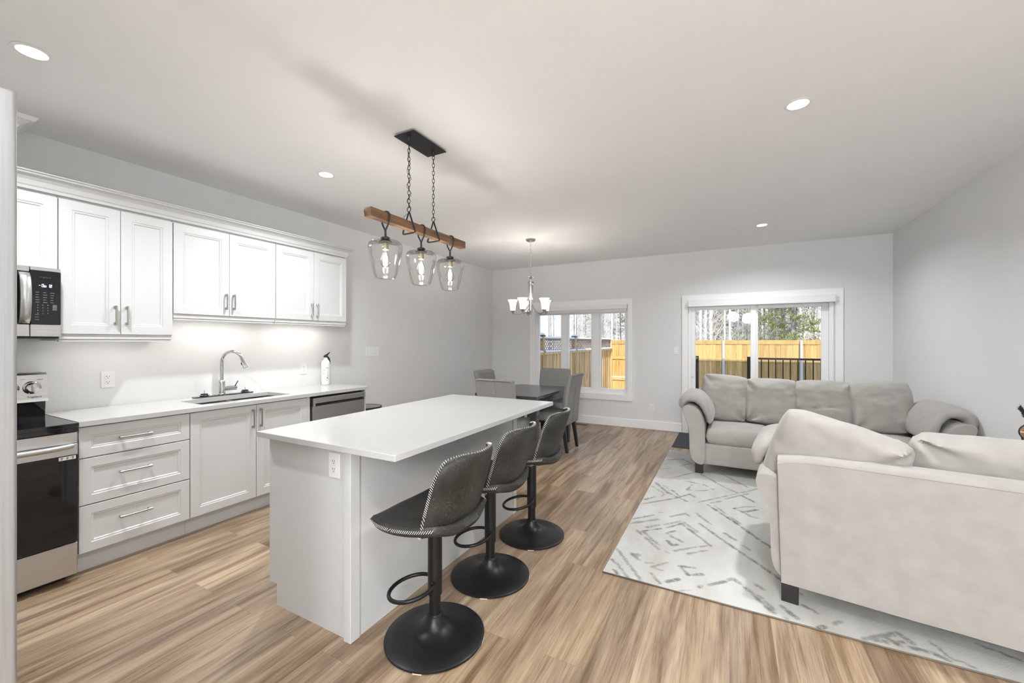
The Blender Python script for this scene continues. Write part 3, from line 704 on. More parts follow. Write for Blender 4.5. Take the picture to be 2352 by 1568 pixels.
hb2 = hb.grid(lambda u, v_: (mx0 + .001 + .030 * math.sin(math.pi * v_) ** .5, .742 + .042 * u, 1.492 + .296 * v_), 7, 13)
bmesh.ops.bridge_loops(hb.bm, edges=[e_ for e_ in hb.bm.edges if e_.is_boundary])
build('handle', hb, m_ss, do, smooth=50)
cp = build('control_panel', MB().box(mx0 - .03, mx0 + .001, .788, my1, 1.488, 1.804, .002), m_blackglass, t)
def seg_digit(mb, y, z, s, segs):
    w_, h_ = s * .5, s; t_ = s * .12
    L = {'a': (y, y + w_, z + h_ - t_, z + h_), 'd': (y, y + w_, z, z + t_), 'g': (y, y + w_, z + h_ / 2 - t_ / 2, z + h_ / 2 + t_ / 2),
         'f': (y, y + t_, z + h_ / 2, z + h_), 'e': (y, y + t_, z, z + h_ / 2), 'b': (y + w_ - t_, y + w_, z + h_ / 2, z + h_), 'c': (y + w_ - t_, y + w_, z, z + h_ / 2)}
    for q_ in segs: a, b_, c_, d_ = L[q_]; mb.box(mx0 + .001, mx0 + .0018, a, b_, c_, d_)
dm = MB(); seg_digit(dm, .821, 1.712, .014, 'g'); seg_digit(dm, .833, 1.710, .017, 'abcdef'); seg_digit(dm, .843, 1.710, .017, 'cdeg'); seg_digit(dm, .857, 1.710, .017, 'bc'); seg_digit(dm, .866, 1.710, .017, 'abged')
build('display', dm, m_display, cp)
mk = MB(); random.seed(7)
for r_ in range(5):
    for c_ in range(3): mk.box(mx0 + .001, mx0 + .0016, .808 + c_ * .030, .808 + c_ * .030 + random.uniform(.012, .02), 1.676 - r_ * .0145, 1.6785 - r_ * .0145)
for r_ in range(4):
    for c_ in range(3): mk.box(mx0 + .001, mx0 + .0016, .816 + c_ * .020, .819 + c_ * .020, 1.600 - r_ * .016, 1.605 - r_ * .016)
for k in range(7): mk.box(mx0 + .001, mx0 + .0016, .877, .895, 1.604 - k * .005, 1.6065 - k * .005)
for r_ in range(3): mk.box(mx0 + .001, mx0 + .0016, .806, .822, 1.545 - r_ * .015, 1.547 - r_ * .015)
build('keypad_print', mk, m_white_print, cp)
text('logo_print', 'Frigidaire', .012, (mx0 + .0012, .848, 1.768), (R(90), 0, R(90)), m_dark_print, cp)

# fridge
t = empty('refrigerator', (-1.46, -.2, 0), 'tall stainless steel refrigerator at the left edge of the view', 'refrigerator')
FX = -.992
build('body', MB().box(-1.90, FX - .004, -.58, .135, .02, 1.755, .004), m_ssf, t)
fd = build('door', MB().box(-1.445, FX, .142, .2045, .62, 1.782, .006, 4), m_ssf, t, smooth=60)
build('handle', MB().tube([(-1.40, .204, .75), (-1.40, .245, .78), (-1.40, .245, 1.55), (-1.40, .204, 1.58)], .011, 10), m_ss, fd, smooth=60)
fd = build('door', MB().box(-1.90, -1.449, .142, .2045, .62, 1.782, .006, 4), m_ssf, t, smooth=60)
build('handle', MB().tube([(-1.495, .204, .75), (-1.495, .245, .78), (-1.495, .245, 1.55), (-1.495, .204, 1.58)], .011, 10), m_ss, fd, smooth=60)
fd = build('freezer_drawer', MB().box(-1.90, FX, .142, .2045, .03, .612, .006, 4), m_ssf, t, smooth=60)
build('handle', MB().tube([(-1.80, .204, .52), (-1.78, .245, .52), (-1.11, .245, .52), (-1.09, .204, .52)], .011, 10), m_ss, fd, smooth=60)

# bin with round lid beyond the counter
t = empty('waste_bin', (-3.80, 3.46, 0), 'round bin with flat dark-rimmed lid past the end of the counter', 'bin')
build('drum', MB().cyl((-3.80, 3.46, 0), .155, .60, 32, r2=.17), m_blackmetal, t, smooth=40)
build('rim', MB().lathe([(.172, .598), (.182, .602), (.185, .612), (.182, .622), (.172, .624), (.172, .598)], (-3.80, 3.46, 0), 40), m_blackmetal, t, smooth=40)
build('lid', MB().lathe([(.172, .600), (.172, .621), (.0, .623)], (-3.80, 3.46, 0), 40), mat('grey_lid', (.16, .165, .15, 1), .25), t, smooth=40)

# ================================================================== island
t = empty('kitchen_island', (-1.85, 2.13, 0), 'white panelled kitchen island body with corner posts', 'kitchen island')
mb = MB().prism([(-2.165, .112), (-2.105, .112), (-2.105, 0), (-1.548, 0), (-1.548, .8865), (-2.165, .8865)], 1.345, 2.935, 'y')
build('body', mb, m_cab, t)
build('end_panel', MB().prism([(-2.168, .112), (-2.105, .112), (-2.105, 0), (-1.575, 0), (-1.575, .8865), (-2.168, .8865)], 1.322, 1.345, 'y'), m_cab, t)
for y0, y1 in ((1.306, 1.362), (2.905, 2.958)):
    build('corner_post', MB().box(-1.578, -1.532, y0, y1, 0, .8865, .002), m_cab, t)
build('back_panel', MB().box(-1.548, -1.540, 1.362, 2.905, 0, .8865), m_cab, t)
for i, (a, b_) in enumerate(((1.348, 1.738), (1.742, 2.132), (2.136, 2.526), (2.530, 2.930))):
    dz = MB(); door_front(dz, -2.187, a, b_, .72, .880, rail=.05, s=-1)
    o = build('drawer', dz, m_cab, t)
    hh = pull_h(0, (a + b_) / 2, .80); bmesh.ops.transform(hh.bm, matrix=Matrix.Diagonal((-1, 1, 1, 1)), verts=hh.bm.verts); bmesh.ops.translate(hh.bm, vec=(-2.187, 0, 0), verts=hh.bm.verts); build('handle', hh, m_pull, o)
    dz = MB(); door_front(dz, -2.187, a, b_, .125, .715, s=-1); build('door', dz, m_cab, t)
single('island_countertop', MB().box(-2.192, -1.222, 1.268, 2.985, .887, .915, .0015), m_quartz, 'thick white quartz slab on the kitchen island with seating overhang', 'countertop', (-1.7, 2.12, .887))
outlet((-1.655, 1.322, .80), 'y-', 'white wall outlet on the near end of the kitchen island')

# ================================================================== bar stools
def interp(P, t_):
    """Catmull-Rom through points"""
    n = len(P) - 1; x = max(0, min(t_ * n, n - 1e-6)); i = int(x); f_ = x - i
    p0, p1, p2, p3 = P[max(i - 1, 0)], P[i], P[i + 1], P[min(i + 2, n)]
    return tuple(.5 * ((2 * b_) + (-a + c_) * f_ + (2 * a - 5 * b_ + 4 * c_ - d_) * f_ ** 2 + (-a + 3 * b_ - 3 * c_ + d_) * f_ ** 3) for a, b_, c_, d_ in zip(p0, p1, p2, p3))
def solid_grid(mb, f_, nrm_off, nu, nv):
    """front surface f(u,v), back surface shifted by nrm_off(u,v), rim closed"""
    A = mb.grid(f_, nu, nv); B = mb.grid(lambda u, v_: Vector(f_(u, v_)) + Vector(nrm_off(u, v_)), nu, nv)
    ring = [(i, 0) for i in range(nu)] + [(nu - 1, j) for j in range(1, nv)] + [(i, nv - 1) for i in range(nu - 2, -1, -1)] + [(0, j) for j in range(nv - 2, 0, -1)]
    n = len(ring)
    mid = []
    for k, (i, j) in enumerate(ring):
        a, b_ = A[i][j].co, B[i][j].co; i0 = min(max(i, 1), nu - 2); j0 = min(max(j, 1), nv - 2)
        out = (a - A[i0][j0].co); out = out.normalized() if out.length > 1e-6 else Vector((0, 0, 0))
        mid.append(mb.bm.verts.new((a + b_) / 2 + out * (a - b_).length * .38))
    for k in range(n):
        (i, j), (i2, j2) = ring[k], ring[(k + 1) % n]
        mb.bm.faces.new((A[i][j], A[i2][j2], mid[(k + 1) % n], mid[k])); mb.bm.faces.new((mid[k], mid[(k + 1) % n], B[i2][j2], B[i][j]))
    return A, B, ring
def seat_f(u, v_):
    a = 2 * u - 1; b_ = 2 * v_ - 1                     # a: across, b: front(-1) -> back(+1)
    # rounded square
    aa = a * math.sqrt(max(0, 1 - .36 * b_ * b_)) ; bb = b_ * math.sqrt(max(0, 1 - .30 * a * a))
    w_ = .215 - .02 * bb
    x = -.010 + .205 * bb; y = aa * w_ * 1.12
    z = .588 + .020 * abs(a) ** 3 - .005 * max(0, -bb) ** 3 + .010 * (bb + .2) ** 2
    return (x, y, z)
BP = [(.03, .540), (.105, .555), (.158, .605), (.190, .695), (.222, .800), (.256, .898)]
def back_f(u, v_):
    a = 2 * u - 1; x, z = interp(BP, v_)
    w_ = interp([(.150,), (.190,), (.205,), (.208,), (.205,), (.190,)], v_)[0]
    # rounded top corners
    k_ = max(0, (v_ - .8) / .2); w_ *= 1 - .16 * k_ ** 3
    z -= .024 * abs(a) ** 5 * k_ - .012 * a * a * k_
    fwd = (.055 * min(1, v_ * 2.2)) * a * a + .02 * abs(a) ** 4
    return (x - fwd, a * w_, z + .028 * a * a * max(0, 1 - v_ * 3.2))
def make_stool(label):
    t = empty('bar_stool', (0, 0, 0), label, 'bar stool', 'bar stools along the island')
    b_ = MB().lathe([(.226, .0), (.232, .004), (.232, .012), (.225, .017), (.17, .026), (.11, .038), (.07, .055), (.048, .078), (.040, .10), (.038, .105), (0, .106)], n=64)
    bo = build('base', b_, m_stoolblack, t, smooth=35, local=True)
    fl = MB()
    for a in (20, 110, 200, 290): fl.box(-.02, .02, -.005, .005, .0002, .005, M=Matrix.Rotation(R(a), 4, 'Z') @ Matrix.Translation((0, .228, 0)))
    build('felt_pad', fl, mat('felt_pad', (.6, .5, .38, 1), .9) if 'felt_pad' not in bpy.data.materials else bpy.data.materials['felt_pad'], bo, local=True)
    build('column', MB().cyl((0, 0, .10), .027, .26, 24).lathe([(.031, .095), (.036, .098), (.036, .106), (.030, .112)], n=24), m_stoolblack, t, smooth=40, local=True)
    build('gas_lift_cover', MB().lathe([(.030, .20), (.0335, .202), (.0335, .50), (.030, .55), (0, .552)], n=24), m_stoolblack, t, smooth=40, local=True)
    a0 = R(225); C = Vector((math.cos(a0), math.sin(a0), 0)); S_ = Vector((-C.y, C.x, 0)); P = []
    for k in range(25):
        a = R(-160 + 320 * k / 24)
        P.append(C * (.105 + .105 * math.cos(a)) + S_ * (.098 * math.sin(a)) + Vector((0, 0, .262 - .035 * (1 + math.cos(a)) / 2)))
    P = [C * .02 + S_ * -.028 + Vector((0, 0, .262))] + P + [C * .02 + S_ * .028 + Vector((0, 0, .262))]
    build('foot_ring', MB().tube(P, .009, 10), m_stoolblack, t, smooth=60, local=True)
    build('height_lever', MB().tube([(0, .03, .535), (.02, .13, .525), (.03, .16, .512)], .004, 8), m_stoolblack, t, smooth=60, local=True)
    mb = MB(); A, B, ring = solid_grid(mb, seat_f, lambda u, v_: (0, 0, -.052 + .012 * abs(2 * u - 1) ** 3), 21, 21)
    seatring = [(A[i][j].co.copy() + B[i][j].co.copy()) / 2 for i, j in ring]; seattop = [A[i][j].co.copy() for i, j in ring]
    so = build('seat', mb, m_leather, t, smooth=70, local=True)
    mb = MB(); A, B, ring = solid_grid(mb, back_f, lambda u, v_: (.024 * min(1, .6 + v_), 0, -.018 * max(0, 1 - 2 * v_)), 21, 29)
    bring = [B[i][j].co.copy() for i, j in ring]; atop = [A[i][j].co.copy() for i, j in ring]
    # curved underside joining back and seat
    bk = build('backrest', mb, m_leather, t, smooth=70, local=True)
    build('seat_underside', MB().lathe([(0, .515), (.05, .516), (.10, .522), (.15, .538), (.165, .556), (.0, .56)], n=32), m_leather, t, smooth=60, local=True)
    def stitches(loop, inner, n_per=.012, sel=lambda p_: True):
        mb = MB(); N = len(loop); acc = 0; sgn = 1
        for k in range(N):
            a, b_ = loop[k], loop[(k + 1) % N]; ia, ib = inner[k], inner[(k + 1) % N]; L = (b_ - a).length
            m_ = max(1, round(L / n_per))
            for q_ in range(m_):
                f0, f1 = q_ / m_, (q_ + 1) / m_
                p0 = a.lerp(b_, f0); p1 = ia.lerp(ib, f1)
                if not sel(p0): continue
                c_ = (p0 + p1) / 2; o_ = (c_ - CEN); 
                mb.tube([p0, (p0 + p1) / 2 + (p0 - p1).cross(b_ - a).normalized() * 0, p1], .0013, 4)
        return mb
    CEN = Vector((0, 0, .6))
    # shift loops slightly outward so the thread sits proud of the leather
    def proud(L1, L2, lo_=.32):
        out1, out2 = [], []
        N = len(L1); cen = sum(L1, Vector()) / N
        for k in range(N):
            tg = (L1[(k + 1) % N] - L1[k - 1]).normalized(); d = (L2[k] - L1[k]); nrm = tg.cross(d).normalized()
            outw = (L1[k] - cen); 
            if nrm.dot(outw) < 0: nrm = -nrm
            th_ = d.length
            m_ = (L1[k] + L2[k]) / 2
            out1.append(m_ - d * .32 + nrm * (th_ * .36 + .0012)); out2.append(m_ + d * lo_ + nrm * (th_ * (.36 if lo_ > .2 else .42) + .0012))
        return out1, out2
    bot = [2 * m_ - tp for m_, tp in zip(seatring, seattop)]
    a_, b2 = proud(seattop, bot, -.02)
    build('stitching', stitches(a_, b2, sel=lambda p_: p_.x < .16), m_thread, so, local=True)
    a_, b2 = proud(atop, bring)
    build('stitching', stitches(a_, b2, sel=lambda p_: True), m_thread, bk, local=True)
    return t
LST = ['dark grey leather bar stool nearest the camera', 'dark grey leather bar stool between two others at the island', 'dark grey leather bar stool farthest along the island']
stool = make_stool(LST[0])
for i, (x, y, rz) in enumerate(((-1.228, 1.535, 0), (-1.256, 2.087, R(2)), (-1.257, 2.665, R(4)))):
    o = stool if i == 0 else copy_tree(stool)
    o.location = (x, y, 0); o.rotation_euler = (0, 0, rz); o['label'] = LST[i]

# ================================================================== pendant above the island
PX = -1.85
t = empty('pendant_light', (PX, 2.167, ZC), 'black and wood pendant with three clear glass shades hanging over the island', 'pendant light')
build('canopy', MB().box(PX - .066, PX + .066, 2.02, 2.315, ZC - .012, ZC, .001).box(PX - .083, PX + .083, 1.995, 2.335, ZC - .018, ZC - .012, .001), m_blackmetal, t)
def chain(mb, x, y, z0, z1, ln=.030, wd=.008, r=.0018, n=None):
    n = n or max(1, round((z1 - z0) / (ln * .78))); step = (z1 - z0) / n
    for i in range(n):
        c_ = z0 + step * (i + .5); P = []
        for k in range(14):
            a = 2 * math.pi * k / 14; u = wd * math.cos(a); w_ = (step * .62) * math.sin(a)
            P.append((x + u * (.85 if i % 2 else -.5), y + u * (.5 if i % 2 else .85), c_ + w_))
        mb.tube(P, r, 5, closed=True)
    return mb
for yy in (2.045, 2.295):
    build('chain_mount', MB().lathe([(.012, ZC - .018), (.010, ZC - .035), (.006, ZC - .045), (0, ZC - .046)][::-1], (PX, yy, 0), 12), m_blackmetal, t, smooth=40)
    co_ = build('chain', chain(MB(), PX, yy, 2.262, ZC - .040, .036, .0085, .0021), m_blackmetal, t, smooth=60)
    rg = MB().tube([(PX + .014 * math.cos(a), yy, 2.25 + .016 * math.sin(a)) for a in [2 * math.pi * k / 16 for k in range(16)]], .0028, 6, closed=True)
    build('ring', rg, m_blackmetal, co_, smooth=60)
    tri = []
    V3 = [(0, 2.240), (-.056, 2.092), (.056, 2.092)]
    for k in range(3):
        p0, p1, p2 = Vector(V3[k - 1]), Vector(V3[k]), Vector(V3[(k + 1) % 3])
        d0 = (p0 - p1).normalized() * .016; d1 = (p2 - p1).normalized() * .016
        for q_ in range(5): f_ = q_ / 4; c_ = (p1 + d0) * (1 - f_) ** 2 + p1 * 2 * f_ * (1 - f_) + (p1 + d1) * f_ ** 2; tri.append((PX + c_[0], yy, c_[1]))
    build('triangle_hanger', MB().tube(tri, .0055, 8, closed=True), m_blackmetal, t, smooth=60)
build('power_cord', MB().tube([(PX + .012 * math.sin(k * 1.3), 2.045 + .010 * math.cos(k * 1.1), 2.24 + (ZC - .04 - 2.24) * k / 24) for k in range(25)] [::-1] + [(PX - .03, 2.03, 2.2), (PX - .04, 2.03, 2.165)], .0017, 6), m_blackmetal, t, smooth=60)
bm_ = MB(); zc, hw = 2.140, .026
A = [(PX - hw, 1.70, zc - hw), (PX + hw, 1.70, zc - hw), (PX + hw, 1.70, zc + hw), (PX - hw, 1.70, zc + hw)]
B = [(a, 2.655, c_) for a, b_, c_ in A]
va = [bm_.bm.verts.new(q_) for q_ in A]; vb = [bm_.bm.verts.new(q_) for q_ in B]
tipa = bm_.bm.verts.new((PX, 1.670, zc)); tipb = bm_.bm.verts.new((PX, 2.67, zc))
for k in range(4):
    bm_.bm.faces.new((va[k], va[(k + 1) % 4], vb[(k + 1) % 4], vb[k])); bm_.bm.faces.new((va[k], tipa, va[(k + 1) % 4])); bm_.bm.faces.new((vb[k], vb[(k + 1) % 4], tipb))
build('wood_beam', bm_, m_beam, t)
for yy in (1.838, 2.165, 2.490):
    P = []
    for k in range(17):
        a = R(180 * k / 16); P.append((PX - .033 * math.cos(a), yy, zc + .012 + .026 * math.sin(a)))
    P = [(PX, yy, 2.060), (PX - .024, yy, 2.100), (PX - .033, yy, 2.135)] + P + [(PX + .033, yy, 2.135), (PX + .024, yy, 2.100), (PX, yy, 2.060)]
    hg = MB().tube(P, .0050, 8).tube([(PX, yy, 2.064), (PX, yy, 2.015)], .0065, 8)
    ho = build('hanger', hg, m_blackmetal, t, smooth=60)
    build('shade_cap', MB().lathe([(0, 2.022), (.022, 2.022), (.027, 2.018), (.027, 2.006), (.022, 2.002), (.020, 1.998), (.040, 1.996), (.040, 1.990), (.018, 1.988), (0, 1.988)], (PX, yy, 0), 28), m_blackmetal, ho, smooth=40)
    pf = [(.026, 2.003), (.055, 2.001), (.085, 1.994), (.099, 1.980), (.103, 1.962), (.099, 1.930), (.085, 1.865), (.072, 1.805), (.066, 1.785), (.058, 1.773), (.045, 1.769), (0, 1.768)]
    gs = build('glass_shade', MB().lathe([(r_ * 1.0 + .0001, z_) for r_, z_ in pf], (PX, yy, 0), 40), m_shade, t, smooth=180)
    build('socket', MB().lathe([(.018, 1.989), (.019, 1.985), (.019, 1.945), (.016, 1.943), (0, 1.943)], (PX, yy, 0), 20), mat('brass_socket', (.35, .30, .20, 1), .35, .9) if 'brass_socket' not in bpy.data.materials else bpy.data.materials['brass_socket'], gs, smooth=40)
    build('bulb', MB().lathe([(.010, 1.943), (.012, 1.932), (.022, 1.905), (.030, 1.880), (.029, 1.860), (.020, 1.842), (0, 1.835)], (PX, yy, 0), 24), m_shade, gs, smooth=180)
    fb = build('filament', MB().lathe([(0, 1.928), (.007, 1.924), (.009, 1.90), (.009, 1.868), (.006, 1.858), (0, 1.856)], (PX, yy, 0), 12), m_bulb, gs, smooth=180)
    point('pendant_bulb_light', (PX, yy, 1.89), BULB_W, .02, (1, .94, .86), parent=t)

# ================================================================== dining chandelier
hx, hy = -2.325, 4.90
t = empty('chandelier', (hx, hy, ZC), 'brushed nickel chandelier with five frosted bell shades above the dining table', 'chandelier')
build('canopy', MB().lathe([(.064, ZC), (.066, ZC - .010), (.055, ZC - .026), (.02, ZC - .034), (.008, ZC - .045), (0, ZC - .046)], (hx, hy, 0), 32), m_nickel, t, smooth=40)
build('chain', chain(MB(), hx, hy, 2.262, ZC - .042, .032, .0075, .0017), m_nickel, t, smooth=60)
pt = MB()
for i in range(5):
    a = 2 * math.pi * i / 5 + .3
    def pf_(u, v_, a=a):
        r_ = .012 + .058 * v_; w_ = (.024 * math.sin(math.pi * min(1, v_ * .85 + .12))) * (2 * u - 1)
        z_ = 2.215 + .035 * v_ ** .8 - .012 * v_ ** 3
        return (hx + r_ * math.cos(a) - w_ * math.sin(a), hy + r_ * math.sin(a) + w_ * math.cos(a), z_)
    solid_grid(pt, pf_, lambda u, v_: (0, 0, -.003), 5, 7)
build('leaf_crown', pt, m_nickel, t, smooth=50)
build('neck', MB().lathe([(.008, 2.262), (.012, 2.235), (.014, 2.19), (.012, 2.165), (0, 2.164)][::-1], (hx, hy, 0), 16), m_nickel, t, smooth=40)
build('column', MB().lathe([(.036, 2.178), (.040, 2.176), (.042, 2.160), (.040, 2.146), (.032, 2.140), (.033, 2.08), (.030, 1.99), (.026, 1.90), (.022, 1.84), (.026, 1.80), (.018, 1.775), (.010, 1.760), (.012, 1.750), (0, 1.742)], (hx, hy, 0), 28), m_nickel, t, smooth=40)
for i in range(5):
    a = R(28 + 26 + 72 * i); cx_, cy_ = math.cos(a), math.sin(a)
    P = [(0, 1.900), (.03, 1.865), (.075, 1.800), (.13, 1.762), (.19, 1.752), (.235, 1.768)]
    ao = build('arm', MB().tube([(hx + cx_ * q_[0], hy + cy_ * q_[0], q_[1]) for q_ in [interp(P, k / 16) for k in range(17)]], .0085, 8), m_nickel, t, smooth=60)
    sx, sy = hx + cx_ * .24, hy + cy_ * .24
    build('shade_holder', MB().lathe([(0, 1.748), (.010, 1.750), (.012, 1.772), (.028, 1.788), (.030, 1.796), (0, 1.797)], (sx, sy, 0), 20), m_nickel, ao, smooth=40)
    sh = MB().lathe([(.0, 1.798), (.034, 1.799), (.038, 1.83), (.041, 1.865), (.050, 1.905), (.064, 1.934), (.070, 1.942), (.067, 1.942), (.047, 1.905), (.037, 1.865), (.034, 1.83), (.030, 1.803), (0, 1.802)], (sx, sy, 0), 28)
    so = build('glass_shade', sh, m_frost, t, smooth=60)
    point('chandelier_bulb_light', (sx, sy, 1.93), CHAND_W, .02, (1, .93, .82), parent=t)

# ================================================================== recessed ceiling lights
POTS = [(-2.875, .635, 'round recessed ceiling light at the upper left corner near the refrigerator'), (-2.885, 2.218, 'round recessed ceiling light in front of the wall cabinets'),
        (.344, 2.821, 'round recessed ceiling light above the living area rug'), (.331, 5.551, 'small round recessed ceiling light nearest the sliding door'),
        (.34, .10, None), (.34, -2.4, None)]  # this unlabelled pair is out of view, added to light the room
for x, y, lab in POTS:
    t = empty('recessed_light', (x, y, ZC), lab or 'added round recessed ceiling light, out of view', 'ceiling light', 'recessed ceiling lights')
    build('trim_ring', MB().lathe([(.052, ZC - .0005), (.066, ZC - .0005), (.068, ZC - .003), (.060, ZC - .006), (.052, ZC - .006), (.052, ZC - .0005)], (x, y, 0), 36), m_plastic, t, smooth=40)
    build('diffuser', MB().cyl((x, y, ZC - .005), .0525, .004, 36), m_led, t)
    area('recessed_lamp', (x, y, ZC - .009), (0, 0, 0), .10, .10, POT_W, (.93, .965, 1.0), 'DISK', parent=t, spread=150)

# unseen fill globes, added behind the camera to brighten the room
for x, y in ((.10, -1.25), (.55, -2.1), (.55, -2.95)):
    t = empty('fill_globe', (x, y, ZC), 'added white fill-light globe, unseen behind the viewer', 'pendant light', 'added fill-light globes')
    build('canopy', MB().cyl((x, y, ZC - .03), .06, .03, 24), m_nickel, t, smooth=40)
    build('stem', MB().cyl((x, y, ZC - .40), .008, .37, 10), m_nickel, t, smooth=40)
    build('collar', MB().lathe([(.02, ZC - .36), (.05, ZC - .40), (.055, ZC - .43), (.02, ZC - .44)], (x, y, 0), 20), m_nickel, t, smooth=40)
    go = build('globe', MB().ball((x, y, ZC - .56), .17, 28), m_fill_globe_dim if y > -1.5 else m_fill_globe, t, smooth=180)
# ================================================================== dining table and chairs
t = empty('dining_table', (-2.35, 4.83, 0), 'dark rectangular dining table with tapered legs', 'table')
tx0, tx1, ty0, ty1 = -2.765, -1.935, 4.235, 5.425
tp = MB().prism([(tx0, ty0), (tx1, ty0), (tx1, ty1), (tx0 + .03, ty1), (tx0, ty1 - .06)], .722, .755, 'z')
build('tabletop', tp, m_darkwood, t)
ap = MB()
for x0, x1, y0, y1 in [(tx0 + .05, tx1 - .05, ty0 + .05, ty0 + .07), (tx0 + .05, tx1 - .05, ty1 - .07, ty1 - .05), (tx0 + .05, tx0 + .07, ty0 + .07, ty1 - .07), (tx1 - .07, tx1 - .05, ty0 + .07, ty1 - .07)]: ap.box(x0, x1, y0, y1, .635, .7215)
build('apron', ap, m_darkwood, t)
for x in (tx0 + .05, tx1 - .05):
    for y in (ty0 + .06, ty1 - .06):
        lg = MB(); r0, r1 = .042, .028
        vs = [[lg.bm.verts.new((x + a * r_, y + b_ * r_, z_)) for a, b_ in ((-1, -1), (1, -1), (1, 1), (-1, 1))] for r_, z_ in ((r1, 0), (r0, .60), (r0, .7215))]
        lg.bm.faces.new(vs[0][::-1]); lg.bm.faces.new(vs[-1])
        for A, B in zip(vs, vs[1:]):
            for k in range(4): lg.bm.faces.new((A[k], A[(k + 1) % 4], B[(k + 1) % 4], B[k]))
        build('leg', lg, m_darkwood, t)
def make_chair(label):
    """upholstered chair, front towards -Y"""
    t = empty('dining_chair', (0, 0, 0), label, 'chair', 'grey chairs round the dining table')
    bp = [(.205, .345), (.212, .50), (.225, .70), (.255, .86), (.278, .965)]
    def bf(u, v_):
        a = 2 * u - 1; y, z = interp(bp, v_); s = (1 - abs(a) ** 8) ** .5 * 1.0
        tuft = .012 * math.exp(-((a / .12) ** 2 + ((v_ - .62) / .04) ** 2)) + .006 * math.exp(-((v_ - .55) / .012) ** 2)
        k_ = max(0, (v_ - .9) / .1)
        return (a * (.218 + .010 * v_) * (1 - .02 * k_ ** 3), y - .030 * (1 - .35 * abs(a) ** 6) * (1 - .4 * k_ ** 4) + tuft, z - .006 * k_ * abs(a) ** 12)
    mb = MB(); solid_grid(mb, bf, lambda u, v_: (0, .062 + .006 * math.sin(math.pi * v_) - .008 * math.exp(-(((2 * u - 1)) / .03) ** 2), -.004), 41, 31)
    bo = build('backrest', mb, m_chair, t, smooth=55, local=True)
    build('button', MB().ball((0, .213, .715), .009, 10, (1, .5, 1)), m_chair, bo, smooth=180, local=True)
    build('seam', MB().tube([(0, .262 + (.01 if z_ > .6 else 0) + .5 * (interp(bp, v_)[0] - .225) * 1.35, z_) for v_, z_ in ((.05, .36), (.4, .5), (.7, .8))], .0015, 4), m_slot, bo, local=True)
    def sf(u, v_):
        a, b_ = 2 * u - 1, 2 * v_ - 1; aa = a * (1 - .04 * b_ ** 4); bb = b_ * (1 - .04 * a ** 4)
        return (aa * .228, -.045 + bb * .235, .455 + .038 * ((1 - a ** 4) * (1 - b_ ** 4)) ** .4)
    mb = MB(); solid_grid(mb, sf, lambda u, v_: (0, 0, -.075), 17, 17)
    build('seat', mb, m_chair, t, smooth=60, local=True)
    build('seat_frame', MB().box(-.215, .215, -.262, .185, .355, .385, .004), m_block, t, local=True)
    for sx_ in (-1, 1):
        for y0, y1, yb in ((-.255, -.21, -.245), (.165, .215, .245)):
            lg = MB(); vs = []
            for z_, f_ in ((0, 1), (.372, 0)):
                cy_ = yb * f_ + (y0 + y1) / 2 * (1 - f_); hw = .016 * f_ + .024 * (1 - f_); cx_ = sx_ * .188
                vs.append([lg.bm.verts.new((cx_ + a * hw, cy_ + b_ * hw, z_)) for a, b_ in ((-1, -1), (1, -1), (1, 1), (-1, 1))])
            lg.bm.faces.new(vs[0][::-1]); lg.bm.faces.new(vs[-1])
            for k in range(4): lg.bm.faces.new((vs[0][k], vs[0][(k + 1) % 4], vs[1][(k + 1) % 4], vs[1][k]))
            build('leg', lg, m_block, t, local=True)
    return t
CH = [('grey upholstered chair with its back to the island, near end of the table', -2.268, 4.150, R(180)),
      ('grey upholstered chair at the far end of the table before the window', -2.345, 5.525, 0),
      ('grey upholstered chair on the left wall side of the table', -2.86, 5.06, R(90)),
      ('grey upholstered chair on the open right side of the table, back to the room', -2.03, 5.005, R(-90))]
chair = make_chair(CH[0][0])
for i, (lab, x, y, rz) in enumerate(CH):
    o = chair if i == 0 else copy_tree(chair)
    o.location = (x, y, 0); o.rotation_euler = (0, 0, rz); o['label'] = lab

